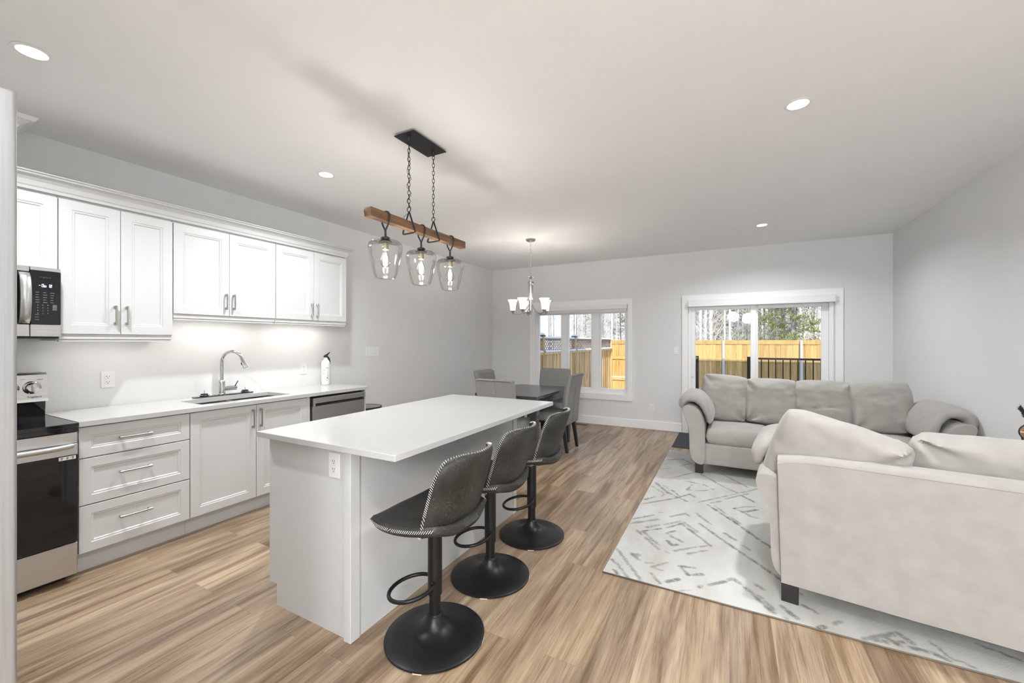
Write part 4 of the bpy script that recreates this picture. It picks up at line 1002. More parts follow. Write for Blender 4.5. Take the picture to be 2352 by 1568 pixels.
# ================================================================== rug
RX0, RX1, RY0, RY1 = -.672, 1.765, 2.425, 5.515
SEG = [[(-0.66,2.73),(-0.45,2.43)],[(-0.6,3.07),(-0.41,2.85)],[(-0.56,3.07),(-0.35,2.83)],[(-0.56,3.07),(-0.44,3.18)],[(-0.54,3.15),(-0.46,3.24)],[(-0.43,3.26),(-0.33,3.38)],[(-0.41,3.21),(-0.32,3.34),(-0.11,3.06)],[(-0.31,3.37),(-0.2,3.24)],[(-0.24,2.88),(-0.12,3.0)],[(-0.32,2.88),(-0.19,3.01)],[(-0.17,3.02),(-0.13,3.06)],[(-0.34,3.2),(-0.4,3.12),(-0.35,3.07),(-0.28,3.03)],[(-0.38,3.0),(-0.34,2.95),(-0.31,2.98)],[(-0.2,3.4),(-0.05,3.2),(0.19,2.91),(.35,2.70)],[(-0.24,3.6),(-0.12,3.42)],[(-0.41,3.43),(-0.31,3.55),(-0.28,3.51)],[(-0.16,3.82),(0.03,3.56),(0.18,3.32),(.5,2.9)],[(-0.11,3.83),(0.07,3.54)],[(-0.66,3.58),(-0.42,3.85),(-0.32,4.01),(-0.27,3.96)],[(-0.64,4.19),(-0.5,3.96),(-0.32,3.82)],[(-0.56,4.14),(-0.51,4.09)],[(-0.47,4.04),(-0.38,3.9)],[(-0.65,4.06),(-0.52,3.92),(-0.53,3.84)],[(-0.65,3.7),(-0.58,3.81)],[(-0.5,4.43),(-0.31,4.73)],[(-0.48,4.88),(-0.37,5.06)],[(-0.65,4.66),(-0.57,4.75)],[(-0.64,5.06),(-0.48,5.17),(-0.32,4.94)],[(-0.27,4.69),(-0.06,4.38),(0.06,4.25)],[(-0.07,4.78),(0.15,4.46)],[(-0.24,3.84),(0.16,4.36),(.4,4.7)],[(-0.14,3.88),(-0.06,3.97)],[(-0.03,4.04),(0.15,4.28)],[(-0.37,4.37),(-0.22,4.34),(-0.13,4.25),(-0.22,4.16),(-0.35,4.12),(-0.32,4.29)],[(0.1,4.19),(0.19,4.07)],[(0.03,3.84),(0.11,3.92),(0.2,3.97)],[(0.09,3.79),(0.2,3.9)],[(0.14,3.73),(0.2,3.72)],[(0.03,3.84),(0.1,3.8),(0.14,3.74)],[(-0.66,3.25),(-0.53,3.4)],[(-0.66,3.16),(-0.49,3.33)],[(-0.5,3.47),(-0.48,3.48)],[(-0.66,2.58),(-0.61,2.54),(-0.51,2.41)],[(-0.62,2.47),(-0.58,2.43)],[(-0.56,2.71),(-0.5,2.65)],[(-0.53,2.72),(-0.51,2.71)],[(-0.46,2.64),(-0.42,2.66)],[(-0.34,2.71),(-0.42,2.61),(-0.35,2.6)],[(-0.41,2.54),(-0.35,2.45)],[(-0.32,2.49),(-0.26,2.55)],[(-0.19,2.72),(-0.27,2.7),(-0.21,2.62),(-0.14,2.67)],[(-0.26,2.42),(-0.19,2.47)],[(-0.15,2.52),(-0.14,2.54)],[(-0.1,2.57),(-0.02,2.65)],[(-0.01,2.67),(0.02,2.7),(0.09,2.62),(0.15,2.57),(0.2,2.49)],[(0.13,2.7),(0.17,2.66)],[(-0.03,3.31),(0.04,3.23)],[(0.08,3.17),(0.12,3.12)],[(0.08,2.63),(0.2,2.45)],[(0.24,2.54),(0.3,2.46)],[(0.34,2.6),(0.4,2.56)],[(0.24,2.44),(0.26,2.43)],[(0.38,2.43),(0.41,2.46)],[(0.45,2.5),(0.5,2.56)],[(0.55,2.44),(0.7,2.56),(0.74,2.5)],[(0.59,2.47),(0.64,2.45)],[(0.59,2.45),(0.71,2.5)],[(0.72,2.47),(0.8,2.47),(0.84,2.44)],[(0.81,2.56),(0.85,2.47),(0.92,2.44)],[(0.99,2.64),(1.05,2.62),(1.11,2.59)],[(0.64,2.5),(0.68,2.46)],
       [(.3,3.3),(.7,3.9),(1.1,3.3),(.7,2.8),(.3,3.3)],[(1.2,4.4),(1.5,4.0),(1.7,4.3)],[(.9,3.9),(1.3,4.4),(1.7,3.8)],[(.5,4.2),(.9,4.6)],[(1.2,2.8),(1.6,3.3)]]
NX, NY = 300, 380
pat = [[0.0] * NY for _ in range(NX)]
random.seed(11)
def stamp(x, y, r_, s_):
    i0 = int((x - r_ - RX0) / (RX1 - RX0) * (NX - 1)); i1 = int((x + r_ - RX0) / (RX1 - RX0) * (NX - 1)) + 1
    j0 = int((y - r_ - RY0) / (RY1 - RY0) * (NY - 1)); j1 = int((y + r_ - RY0) / (RY1 - RY0) * (NY - 1)) + 1
    for i in range(max(0, i0), min(NX, i1 + 1)):
        for j in range(max(0, j0), min(NY, j1 + 1)):
            d = math.hypot(RX0 + (RX1 - RX0) * i / (NX - 1) - x, RY0 + (RY1 - RY0) * j / (NY - 1) - y)
            if d < r_: pat[i][j] = max(pat[i][j], s_ * min(1, (r_ - d) / (r_ * .5)))
for sg in SEG:
    s_ = random.uniform(.6, 1.0); r0 = random.uniform(.011, .017); ph = random.random() * 10
    for (ax, ay), (bx2, by2) in zip(sg, sg[1:]):
        L = math.hypot(bx2 - ax, by2 - ay); n = max(2, int(L / .006))
        for k in range(n):
            f_ = k / n; nv_ = noise.noise((ax * 7 + f_ * L * 18, ph, 0)); 
            if nv_ < -.45: continue
            jx = .006 * noise.noise((f_ * L * 40, ph, 3)); stamp(ax + (bx2 - ax) * f_ + jx, ay + (by2 - ay) * f_ + jx, r0 * (1 + .5 * nv_), s_ * (.75 + .4 * nv_))
mb = MB()
V = mb.grid(lambda u, v_: (RX0 + (RX1 - RX0) * u, RY0 + (RY1 - RY0) * v_, .010 + .0012 * noise.noise((u * 9, v_ * 11, 0))), NX, NY)
t = empty('area_rug', (.55, 3.97, 0), 'large ivory area rug with broken grey diamond lines under the sofas', 'rug')
ro = build('pile', mb, m_rug, t, smooth=180)
at2 = ro.data.attributes.new('pattern', 'FLOAT', 'POINT')
vals = [pat[i][j] for i in range(NX) for j in range(NY)]
at2.data.foreach_set('value', vals)
build('binding', MB().tube([(RX0, RY0, .005), (RX1, RY0, .005), (RX1, RY1, .005), (RX0, RY1, .005)], .0045, 6, closed=True), m_rugedge, t, smooth=60)
build('backing', MB().box(RX0 + .002, RX1 - .002, RY0 + .002, RY1 - .002, .0005, .0065), m_rugedge, t)
single('doormat', MB().box(-.672, .30, 5.735, 6.69, .0005, .009, .003), m_mat, 'charcoal doormat on the floor before the sliding door', 'doormat', (-.2, 6.2, 0))
vm_ = MB().box(-2.36, -2.08, 6.53, 6.635, .0005, .004, .001)
t = empty('floor_vent', (-2.22, 6.58, 0), 'wood toned floor vent below the window', 'vent')
build('frame', vm_, m_beam, t)
sl = MB()
for k in range(12): sl.box(-2.345 + k * .022, -2.335 + k * .022, 6.545, 6.62, .004, .0048)
build('slots', sl, m_slot, t)

# ================================================================== sofas
def cushion(w_, h_, th, nu=36, nv=32, seed=0, f=None, p=5, e=.42, wr=.006, bow=.03, fold=.010, crease=None, corner=.07):
    """stuffed cushion: u across, v up, thickness along -y/+y; f maps (x, y, z) -> final"""
    mb = MB(); f = f or (lambda q_: q_)
    rnd = random.Random(seed); folds = [(rnd.choice((-1, 1)) * 1.0, rnd.choice((-1, 1)) * 1.0, rnd.uniform(5, 9), rnd.uniform(0, 6)) for _ in range(4)]
    def P(sg):
        def g_(u, v_):
            a = 2 * u - 1; b_ = 2 * v_ - 1
            a = math.copysign(abs(a) ** .85, a); b_ = math.copysign(abs(b_) ** .85, b_)
            s = max(0, (1 - abs(a) ** p) * (1 - abs(b_) ** p)) ** e
            x = w_ / 2 * a * (1 - corner * abs(b_) ** 6 + bow * (1 - b_ * b_)); z = h_ / 2 * b_ * (1 - corner * abs(a) ** 6 + bow * (1 - a * a)) + h_ / 2
            y = sg * th / 2 * (s * (.80 + .20 * (1 - a * a) * (1 - b_ * b_)))
            nz = noise.noise(Vector((x * 6 + seed * 3.1, sg * 2 + seed, z * 9))) * wr + noise.noise(Vector((x * 16 + seed, sg + 5, z * 22))) * wr * .45
            for fx, fz, fr_, ph in folds:
                dx_, dz_ = a - fx, b_ - fz; rr_ = math.hypot(dx_, dz_)
                nz += fold * math.sin(math.atan2(dz_, dx_) * fr_ + ph) * math.exp(-(rr_ / .55) ** 2) * min(1, rr_ * 4) * .6
            if crease: nz -= crease[1] * math.exp(-((b_ - crease[0] - .12 * a) / .035) ** 2)
            y += sg * nz * min(1, s * 2)
            return f((x, y, z))
        return g_
    A = mb.grid(P(-1), nu, nv); B = mb.grid(P(1), nu, nv)
    bmesh.ops.remove_doubles(mb.bm, verts=mb.bm.verts, dist=.0004)
    return mb
ARM = [(0, .117), (0, .304), (0, .512), (.030, .615), (.060, .668), (.100, .700), (.150, .714), (.190, .708), (.211, .688), (.209, .650), (.190, .600), (.160, .530), (.148, .470), (.142, .36), (.140, .24), (.130, .19), (.110, .150), (.067, .118)]
def smooth_poly(P, n=3):
    for _ in range(n - 1):
        Q = []
        for i in range(len(P)):
            a, b_ = P[i], P[(i + 1) % len(P)]
            Q += [(a[0] * .75 + b_[0] * .25, a[1] * .75 + b_[1] * .25), (a[0] * .25 + b_[0] * .75, a[1] * .25 + b_[1] * .75)]
        P = Q
    return P
def make_sofa(label, wi, nseat, backs, loc, rz, D=.88, armp_l=1, armp_r=1):
    """wi: half width between the arms; front at local -Y; backs: list of (x, w, h, tilt, lean, dy, seed, crease)"""
    t = empty('sofa', loc, label, 'sofa', rz=rz)
    yf, yb = -D / 2, D / 2
    def bd(name, mb, m, par=None, **k_): return build(name, mb, m, par or t, local=True, **k_)
    base = MB().box(-wi - .02, wi + .02, yf + .022, yb - .10, .117, .33, .015, 2)
    bd('seat_base', base, m_sofa, smooth=50)
    # back: outer panel with rounded top
    bp = [(yb - .17, .12), (yb - .20, .45), (yb - .17, .70), (yb - .155, .765), (yb - .12, .795), (yb - .065, .805), (yb - .02, .800), (yb + .004, .785), (yb + .008, .765), (yb + .004, .60), (yb - .004, .35), (yb - .010, .117)]
    wb = wi + .092
    mb = MB(); rows = []
    N = 25
    for i in range(N):
        a = 2 * i / (N - 1) - 1; row = []
        for (y, z) in bp:
            k_ = (z - .117) / .68
            zz = z - (.030 * abs(a) ** 10 if z > .7 else 0); x = a * (wb + .018 * k_)
            row.append(mb.bm.verts.new((x, y + .004 * noise.noise((a * 4, z * 4, 2)), zz)))
        rows.append(row)
    for A, B in zip(rows, rows[1:]):
        for k in range(len(bp)): mb.bm.faces.new((A[k], A[(k + 1) % len(bp)], B[(k + 1) % len(bp)], B[k]))
    mb.bm.faces.new(rows[0]); mb.bm.faces.new(rows[-1][::-1])
    bk = bd('back_frame', mb, m_sofa, smooth=50)
    sm = MB().tube([(a * (wb + .016), yb + .0075, .770 - .030 * abs(a) ** 10) for a in [k / 20 - 1 for k in range(41)]], .0022, 5)
    bd('piping', sm, m_piping, bk, smooth=60)
    for s in (-1, 1):
        bd('piping', MB().tube([(s * (wb - .001 + .018 * k_), yb + y_, .117 + .68 * k_) for k_, y_ in ((.02, -.008), (.3, -.003), (.6, .004), (.9, .006), (.95, .002))], .0022, 5), m_piping, bk, smooth=60)
    for s in (-1, 1):
        poly = smooth_poly([(s * (wi + dx), z) for dx, z in ARM], 3)
        mb = MB(); n = len(poly); rows = []
        ys = [yf, yf + .012, yf + .06, yf + .25, 0, yb - .25, yb - .09, yb - .03]
        for y in ys:
            sc_ = .965 if y == yf else 1.0
            cx_ = s * (wi + .09); cz_ = .42
            rows.append([mb.bm.verts.new((cx_ + (x - cx_) * (sc_ if y == yf else 1), y, cz_ + (z - cz_) * (.99 if y == yf else 1) - (.05 * max(0, (y - 0) / .44) ** 2 if z > .55 else 0))) for x, z in poly])
        for A, B in zip(rows, rows[1:]):
            for k in range(n): mb.bm.faces.new((A[k], A[(k + 1) % n], B[(k + 1) % n], B[k]))
        mb.bm.faces.new(rows[0]); mb.bm.faces.new(rows[-1][::-1])
        ao = bd('arm', mb, m_sofa, smooth=40)
        pp = smooth_poly([(s * (wi + dx * 1.0), z) for dx, z in ARM], 3)
        bd('piping', MB().tube([(x, yf + .010, z) for x, z in pp], .0045, 6, closed=True), m_sofa, ao, smooth=60)
        # arm pillow draped over the arm
        PA = [(.222, .668), (.212, .735), (.160, .782), (.080, .780), (.015, .725), (-.030, .62), (-.040, .52)]
        def fm(q_, s=s):
            x, y, z = q_     # x along the arm, z along the drape (0..h), y thickness
            v_ = max(0, min(1, z / .44)); c_ = interp(PA, v_); c2 = interp(PA, min(1, v_ + .01)); c0 = interp(PA, max(0, v_ - .01))
            tx, tz = c2[0] - c0[0], c2[1] - c0[1]; L = math.hypot(tx, tz) or 1; nx_, nz_ = tz / L, -tx / L    # points outward/up
            yy = -y
            return (s * (wi + c_[0] + nx_ * yy), x - .06, c_[1] + nz_ * yy)
        bd('arm_pillow', cushion(.64, .44, .115, 30, 26, seed=3 + s, f=fm, e=.40, wr=.009, fold=.016, bow=.0, corner=.03), m_sofa, ao, smooth=80)
    # seat cushions
    sw = 2 * wi / nseat
    for i in range(nseat):
        xc = -wi + sw * (i + .5)
        def fs(q_, xc=xc):
            x, y, z = q_; return (xc + x, yf + .015 + z, .405 - y)
        bd('seat_cushion', cushion(sw - .008, .60, .20, 26, 26, seed=10 + i, f=fs, p=12, e=.30, wr=.003, bow=.0, fold=.004, corner=.02), m_sofa, smooth=80)
    for i, (xc, w_, h_, tilt, lean, dy, seed, cr_) in enumerate(backs):
        ct_, st_ = math.cos(R(tilt)), math.sin(R(tilt)); cl, sl_ = math.cos(R(lean)), math.sin(R(lean))
        def fb(q_):
            x, y, z = q_; z -= h_ / 2
            x, z = x * ct_ + z * st_, -x * st_ + z * ct_
            z += h_ / 2; y, z = y * cl + z * sl_, -y * sl_ + z * cl
            return (xc + x, yb - .30 + dy + y, .492 + z)
        bd('back_cushion', cushion(w_, h_, .21, 40, 36, seed=20 + seed, f=fb, p=5, e=.42, wr=.015, fold=.042, bow=.035, crease=cr_, corner=.06), m_sofa, smooth=80)
    for sx_ in (-1, 1):
        for y in (yf + .05, yb - .09): bd('leg', MB().box(sx_ * (wi + .055) - .038, sx_ * (wi + .055) + .038, y, y + .06, .011, .13, .002), m_block)
    return t
make_sofa('long beige three-seat sofa with loose back cushions against the sliding door', .887, 3,
          [(-.72, .47, .515, 4, 12, .0, 1, None), (-.265, .49, .49, 0, 12, .01, 2, None), (.195, .48, .49, 0, 12, .0, 3, (-.15, .02)), (.65, .50, .50, -4, 12, .0, 4, None)],
          (.66, 5.09, 0), 0)
make_sofa('beige loveseat in the foreground with its back to the camera', .59, 2,
          [(.47, .55, .49, -17, 12, .08, 6, None), (-.17, .66, .455, 1, 12, -.03, 7, None)],
          (.976, 2.904, 0), R(172))

# ================================================================== end table and figurine
t = empty('end_table', (1.56, 3.80, 0), 'small round dark end table between the sofas', 'table')
build('tabletop', MB().lathe([(0, .545), (.19, .545), (.20, .555), (.20, .565), (.195, .57), (0, .57)], (1.56, 3.80, 0), 36), m_darkwood, t, smooth=40)
build('pedestal', MB().lathe([(.14, .012), (.14, .025), (.03, .05), (.022, .30), (.03, .545), (0, .546)], (1.56, 3.80, 0), 24), m_darkwood, t, smooth=40)
m_fur = noisy(mat('dark_fur', (.03, .028, .028, 1), .9), (.015, .014, .014, 1), (.07, .065, .062, 1), ns=12)
m_hide = noisy(mat('tan_hide', (.36, .22, .10, 1), .7), (.20, .11, .045, 1), (.48, .30, .14, 1), ns=9)
gx, gy = 1.648, 3.735
t = empty('figurine', (gx, gy, .57), 'small dark warrior figurine with round hide shield and feather headdress', 'figurine')
build('body', MB().tube([(gx + .02, gy - .025, .572), (gx + .02, gy - .02, .68), (gx + .015, gy - .01, .77)], [.022, .024, .030], 10).tube([(gx + .02, gy + .055, .572), (gx + .02, gy + .05, .68), (gx + .015, gy + .03, .77)], [.022, .024, .030], 10).tube([(gx + .01, gy + .01, .75), (gx + .01, gy + .01, .83), (gx + .01, gy + .01, .885)], [.045, .055, .03], 12).ball((gx + .01, gy + .01, .905), .028, 12), m_fur, t, smooth=60)
shm = MB().lathe([(0, .012), (.03, .010), (.046, .004), (.050, 0), (.045, -.006), (0, -.006)], (0, 0, 0), 28)
Mx = Matrix.Translation((gx - .055, gy - .045, .832)) @ Matrix.Rotation(R(128), 4, 'Z') @ Matrix.Rotation(R(-90), 4, 'X') @ Matrix.Rotation(R(180), 4, 'X')
# shield faces the camera
dirc = (Vector((0, 0, 1.0)) - Vector((gx, gy, .83))); dirc.z = 0.05; q4 = dirc.to_track_quat('Z', 'Y').to_matrix().to_4x4()
Mx = Matrix.Translation(Vector((gx, gy, .832)) + dirc.normalized() * .07) @ q4
bmesh.ops.transform(shm.bm, matrix=Mx, verts=shm.bm.verts)
so = build('shield', shm, m_hide, t, smooth=50)
cr_ = MB().box(-.045, .045, -.004, .004, .008, .014, .001).box(-.004, .004, -.045, .045, .008, .014, .001); bmesh.ops.transform(cr_.bm, matrix=Mx, verts=cr_.bm.verts)
build('shield_cross', cr_, mat('pale_hide', (.62, .46, .26, 1), .7), so)
rm = MB().tube([(.050 * math.cos(a), .050 * math.sin(a), 0) for a in [2 * math.pi * k / 30 for k in range(30)]], .005, 6, closed=True); bmesh.ops.transform(rm.bm, matrix=Mx, verts=rm.bm.verts)
build('shield_rim', rm, m_fur, so, smooth=60)
fe = MB(); random.seed(5); rt = Vector((.883, .469, 0))
for k in range(150):
    s_ = k / 150; b0 = Vector((gx, gy, .895)) + rt * (-.005 - .065 * s_) + Vector((0, 0, .075 * s_)) + dirc.normalized() * .03
    a = random.uniform(-.9, .9); d = (-rt * (.6 + .5 * a) + Vector((0, 0, 1.0 - .7 * a)) + dirc.normalized() * random.uniform(-.4, .4)).normalized() * random.uniform(.030, .052) * (1.15 - .4 * s_)
    fe.tube([b0, b0 + d * .5, b0 + d * .9], [.002, .0026, .0006], 4)
build('feather_plume', fe, m_fur, t)
build('spear', MB().tube([Vector((gx, gy, .80)) + dirc.normalized() * .05 - rt * .045, Vector((gx, gy, .573)) + dirc.normalized() * .05 - rt * .13], .002, 5).tube([Vector((gx, gy, .80)) + dirc.normalized() * .055 - rt * .05, Vector((gx, gy, .573)) + dirc.normalized() * .055 - rt * .145], .0015, 5), m_blackmetal, t)

# ================================================================== outdoors
GZ = -.45
g_ = struct('floor_yard', MB().box(-30, 34, YB + T + .01, 90, GZ - .2, GZ), m_snow)
FY = 14.0
t = empty('back_fence', (-.2, FY, GZ), 'sunlit cedar board fence crossing the yard behind the deck', 'fence')
x = -3.60; random.seed(3)
while x < 3.3:
    w_ = .138; build('board', MB().box(x + .002, x + w_, FY - .012 * (int(x * 50) % 2), FY + .018, GZ + .05, 1.30), m_fence, t); x += w_ + .002
build('top_rail', MB().box(-3.60, 3.35, FY - .03, FY + .03, 1.30, 1.425, .004), m_fence, t)
build('middle_rail', MB().box(-3.60, 3.35, FY - .045, FY - .014, .79, .88, .003), m_fence, t)
build('lower_rail', MB().box(-3.60, 3.35, FY - .045, FY - .014, .08, .17, .003), m_fence, t)
build('snow_cap', MB().box(-3.60, -2.5, FY - .05, FY - .01, .17, .21, .01), m_snow, t)
for px_ in (-2.10, -.165, 1.775): build('post', MB().cyl((px_, FY - .085, GZ), .035, 1.98 - .18 - .0 if False else 1.86, 16), m_galv, t, smooth=40)
LX = -3.60
t = empty('side_fence', (LX, 11, GZ), 'cedar side fence with snowy lattice top left of the window', 'fence')
y = 7.5; k = 0
while y < 13.93:
    d_ = .016 * (k % 2); build('board', MB().box(LX - .018 + d_, LX + .004 + d_, y, y + .118, GZ + .05, 1.10), m_fence2, t); y += .115; k += 1
build('top_rail', MB().box(LX - .02, LX + .05, 7.5, 13.97, 1.10, 1.15, .003), m_fence2, t)
for y in (8.15, 10.25, 12.35, 13.95):
    if y < 13: build('post', MB().box(LX - .05, LX + .055, y - .05, y + .05, GZ, 1.50, .004), m_fence2, t)
    else: build('post', MB().box(LX - .05, LX + .055, y - .05, y + .05, GZ, 1.45, .004), m_fence2, t)
    if y < 13:
        cp = build('post_cap', MB().box(LX - .065, LX + .07, y - .065, y + .065, 1.50, 1.525, .006), m_slot, t)
        build('snow_cap', MB().ball((LX, y, 1.54), .07, 14, (1, 1, .5)), m_snow, cp, smooth=180)
for y0, y1 in ((7.5, 8.10), (8.20, 10.20), (10.30, 12.30), (12.40, 13.90)):
    lt = MB()
    L = y1 - y0; z0, z1 = 1.17, 1.42; st_ = .098
    n = int((L + .25) / st_) + 1
    for i in range(n):
        for sgn in (1, -1):
            a = y0 - .25 + i * st_ if sgn == 1 else y0 + i * st_; b_ = a + sgn * (z1 - z0)
            # clip to [y0, y1]
            t0, t1 = 0, 1
            for lim, cmp_ in ((y0, 1), (y1, -1)):
                fa, fb_ = (a - lim) * cmp_, (b_ - lim) * cmp_
                if fa < 0 and fb_ < 0: t1 = -1; break
                if fa < 0: t0 = max(t0, fa / (fa - fb_))
                if fb_ < 0: t1 = min(t1, fa / (fa - fb_))
            if t1 - t0 < .05: continue
            ya, yb_ = a + (b_ - a) * t0, a + (b_ - a) * t1; za, zb_ = z0 + (z1 - z0) * t0, z0 + (z1 - z0) * t1
            lt.tube([(LX + .006 * sgn, ya, za), (LX + .006 * sgn, yb_, zb_)], .0085, 4)
    build('lattice', lt, m_lattice, t)
    build('lattice_frame', MB().box(LX - .02, LX + .02, y0, y1, 1.42, 1.455).box(LX - .02, LX + .02, y0, y1, 1.15, 1.17), m_lattice, t)
    for z_ in (1.455, 1.15):
        sn = MB(); V = sn.grid(lambda u, v_: (LX + (.035 if z_ < 1.3 else 0) + .04 * math.cos(math.pi * v_) * 1.0, y0 + (y1 - y0) * u, z_ + .001 + (.042 + .015 * noise.noise((u * 12, z_, y0))) * math.sin(math.pi * v_)), 30, 8)
        build('snow_cap', sn, m_snow, t, smooth=180)
# neighbour's dark fence seen through the lattice is left to the trees
# deck and railing
t = empty('deck', (.45, 8.0, GZ), 'low wooden deck outside the sliding door', 'deck')
dk = MB(); xx = -1.0
while xx < 1.95: dk.box(xx, xx + .138, YB + T + .02, 9.0, -.14, -.10, .003); xx += .142
build('deck_boards', dk, m_deck, t)
build('deck_joist', MB().box(-1.0, 1.98, 8.94, 8.99, GZ + .001, -.14).box(-1.0, 1.98, 6.95, 7.0, GZ + .001, -.14), m_deck, t)
t = empty('deck_railing', (.9, 8.9, -.10), 'dark bronze metal railing along the deck edge outside the door', 'railing')
build('top_rail', MB().box(.36, 1.95, 8.87, 8.92, 1.05, 1.085, .004), m_rail, t)
build('bottom_rail', MB().box(.36, 1.95, 8.88, 8.91, .0, .03, .003), m_rail, t)
for xp in (-.575, .325):
    build('post', MB().box(xp - .035, xp + .035, 8.86, 8.93, -.10, 1.10, .004), m_rail, t)
xb = .41
while xb < 1.93: build('baluster', MB().box(xb - .009, xb + .009, 8.886, 8.904, .03, 1.052), m_rail, t); xb += .112
build('side_rail', MB().box(-.60, -.55, 7.1, 8.86, 1.05, 1.085, .004), m_rail, t)

# ---- trees
def birch_mesh(seed, h_, r0, bare=True, nb=26):
    rnd = random.Random(seed); tb = MB(); P = []; ph = rnd.random() * 9; lean = rnd.uniform(-.35, .35)
    for k in range(9): f_ = k / 8; P.append(Vector((lean * f_ * f_ + .10 * noise.noise((f_ * 3, ph, 0)), .10 * noise.noise((f_ * 3, ph, 5)), h_ * f_)))
    tb.tube(P, [r0 * (1 - .85 * k / 8) for k in range(9)], 7)
    br_ = MB()
    for i in range(nb):
        f_ = rnd.uniform(.10, .97); k = min(7, int(f_ * 8)); b0 = P[k].lerp(P[k + 1], f_ * 8 - k)
        a = rnd.uniform(0, 6.28); L = rnd.uniform(.7, 1.7) * (1.1 - f_ * .5); upz = rnd.uniform(.35, 1.1)
        d = Vector((math.cos(a), math.sin(a), upz)).normalized()
        p1 = b0 + d * L * .5 + Vector((0, 0, .05)); p2 = b0 + d * L + Vector((0, 0, .25 * L)); rr_ = r0 * .30 * (1.1 - f_)
        br_.tube([b0, p1, p2], [max(.008, rr_), max(.006, rr_ * .6), .003], 4)
        for q_ in range(5):
            g0 = p1.lerp(p2, rnd.uniform(-.6, .9)); a2 = rnd.uniform(0, 6.28)
            g1 = g0 + Vector((math.cos(a2) * .5, math.sin(a2) * .5, rnd.uniform(.1, .7))).normalized() * rnd.uniform(.25, .6)
            br_.tube([g0, g1], [.006, .003], 3)
    return tb, br_
def pine_mesh(seed, h_, r0, low=.06, spread=1.6, dens=1.0):
    rnd = random.Random(seed); tb = MB().tube([(0, 0, 0), (.04, 0, h_ * .5), (0, .03, h_)], [r0, r0 * .6, .02], 7)
    nd = MB(); z = h_ * low
    while z < h_ * .98:
        f_ = z / h_; n = rnd.randint(3, 5)
        for i in range(n):
            a = rnd.uniform(0, 6.28); L = spread * (1.05 - f_) * rnd.uniform(.6, 1.1); d = Vector((math.cos(a), math.sin(a), rnd.uniform(-.15, .3)))
            tb.tube([(0, 0, z), Vector((0, 0, z)) + d * L], [.018, .005], 4)
            m_ = int(11 * dens * L) + 2
            for q_ in range(m_):
                c_ = Vector((0, 0, z)) + d * L * rnd.uniform(.25, 1.05) + Vector((rnd.uniform(-.12, .12), rnd.uniform(-.12, .12), rnd.uniform(-.08, .10)))
                for s_ in range(7):
                    dd = Vector((rnd.uniform(-1, 1), rnd.uniform(-1, 1), rnd.uniform(-.4, .9))).normalized() * rnd.uniform(.09, .19); sd = dd.cross(Vector((0, 0, 1))).normalized() * .016
                    vs = [nd.bm.verts.new(q2) for q2 in (c_ - sd, c_ + sd, c_ + dd)]; nd.bm.faces.new(vs)
        z += rnd.uniform(.16, .30)
    return tb, nd
def tree_thing(name, lab, cat, grp, tb, cr_, mt_, mc_, cn):
    t = empty(name, (0, 0, 0), lab, cat, grp)
    build('trunk', tb, mt_, t, smooth=60, local=True); build(cn, cr_, mc_, t, local=True, recalc=False); return t
protos = {'birch': [], 'bare': [], 'pine': []}
for s_ in range(4):
    a, b_ = birch_mesh(s_ + 1, 10 + s_, .042 + .008 * s_, nb=34)
    protos['birch'].append(tree_thing('birch_tree', 'white-barked leafless birch in the woods behind the fence', 'tree', 'birches behind the fence', a, b_, m_birch, m_twig, 'branches'))
for s_ in range(3):
    a, b_ = birch_mesh(s_ + 11, 9 + s_, .045, nb=60)
    protos['bare'].append(tree_thing('bare_tree', 'dark leafless tree in the woods behind the fence', 'tree', 'bare trees behind the fence', a, b_, m_bark, m_twig, 'branches'))
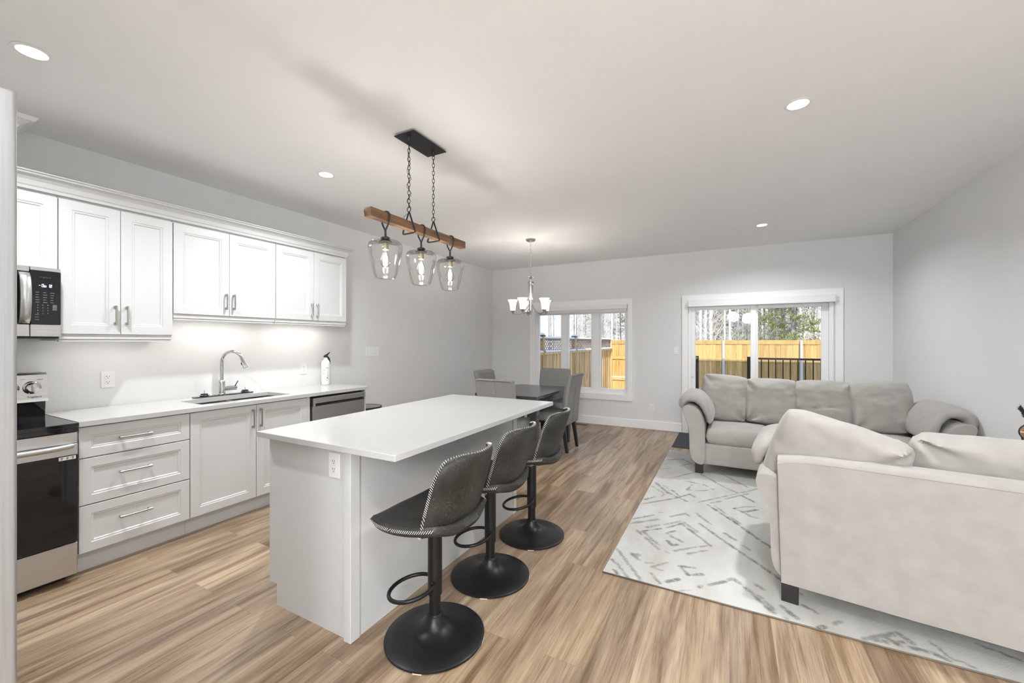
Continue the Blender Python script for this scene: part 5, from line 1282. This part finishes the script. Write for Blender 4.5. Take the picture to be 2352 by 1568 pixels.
for s_ in range(4):
    a, b_ = pine_mesh(s_ + 21, 7.5 + s_ * 1.2, .10, spread=1.7 + .15 * s_)
    protos['pine'].append(tree_thing('pine_tree', 'green pine growing among the birches behind the fence', 'tree', 'pines behind the fence', a, b_, m_bark, m_pine, 'needles'))
used = set(); rnd = random.Random(8)
def place(kind, x, y, i=None):
    i = rnd.randrange(len(protos[kind])) if i is None else i; p_ = protos[kind][i]
    o = p_ if (kind, i) not in used else copy_tree(p_)
    used.add((kind, i)); o.location = (x, y, GZ); o.rotation_euler = (0, 0, rnd.uniform(0, 6.28)); s_ = rnd.uniform(.85, 1.2); o.scale = (s_, s_, s_); return o
def col(px, y):          # world x on the line of sight through a column of the view, at depth y
    r_ = (px - 1176) / 940; return y * (-.4695 + r_ * .8829) / (.8829 + r_ * .4695)
for i in range(60):      # birches seen through the door
    y = rnd.uniform(19, 38); place('birch', col(rnd.uniform(1580, 1900), y), y)
for i in range(26):      # and through the window
    y = rnd.uniform(19, 34); place('birch', col(rnd.uniform(1308, 1445), y), y)
for i in range(18):
    y = rnd.uniform(21, 40); place('bare', col(rnd.uniform(1590, 1900), y), y)
for i in range(16):
    y = rnd.uniform(21, 40); place('bare', col(rnd.uniform(1310, 1445), y), y)
for i in range(6):
    y = rnd.uniform(38, 48); place('bare', col(rnd.uniform(1232, 1296), y), y)
for px_, y, i in ((1822, 20, 3), (1800, 23, 2), (1772, 27, 0), (1762, 36, 2), (1625, 31, 1), (1650, 35, 0), (1685, 33, 3), (1712, 37, 1), (1868, 38, 2), (1425, 31, 1), (1640, 44, 3), (1345, 44, 1)):
    place('pine', col(px_, y), y, i)
# undergrowth
ug = MB(); rr = random.Random(6)
for i in range(3000):
    y = rr.uniform(20, 46); px_ = rr.choice((rr.uniform(1590, 1905), rr.uniform(1590, 1905), rr.uniform(1306, 1450))); x = col(px_, y)
    a = rr.uniform(0, 6.28); h_ = rr.uniform(.6, 2.7); p0 = Vector((x, y, GZ)); p2 = p0 + Vector((math.cos(a) * .35 * h_ * .4, math.sin(a) * .2, h_))
    ug.tube([p0, p2], [.012, .004], 3)
single('undergrowth', ug, m_twig, 'tangle of bare saplings and twigs filling the woods behind the fence', 'undergrowth', (0, 30, GZ), kind='stuff')
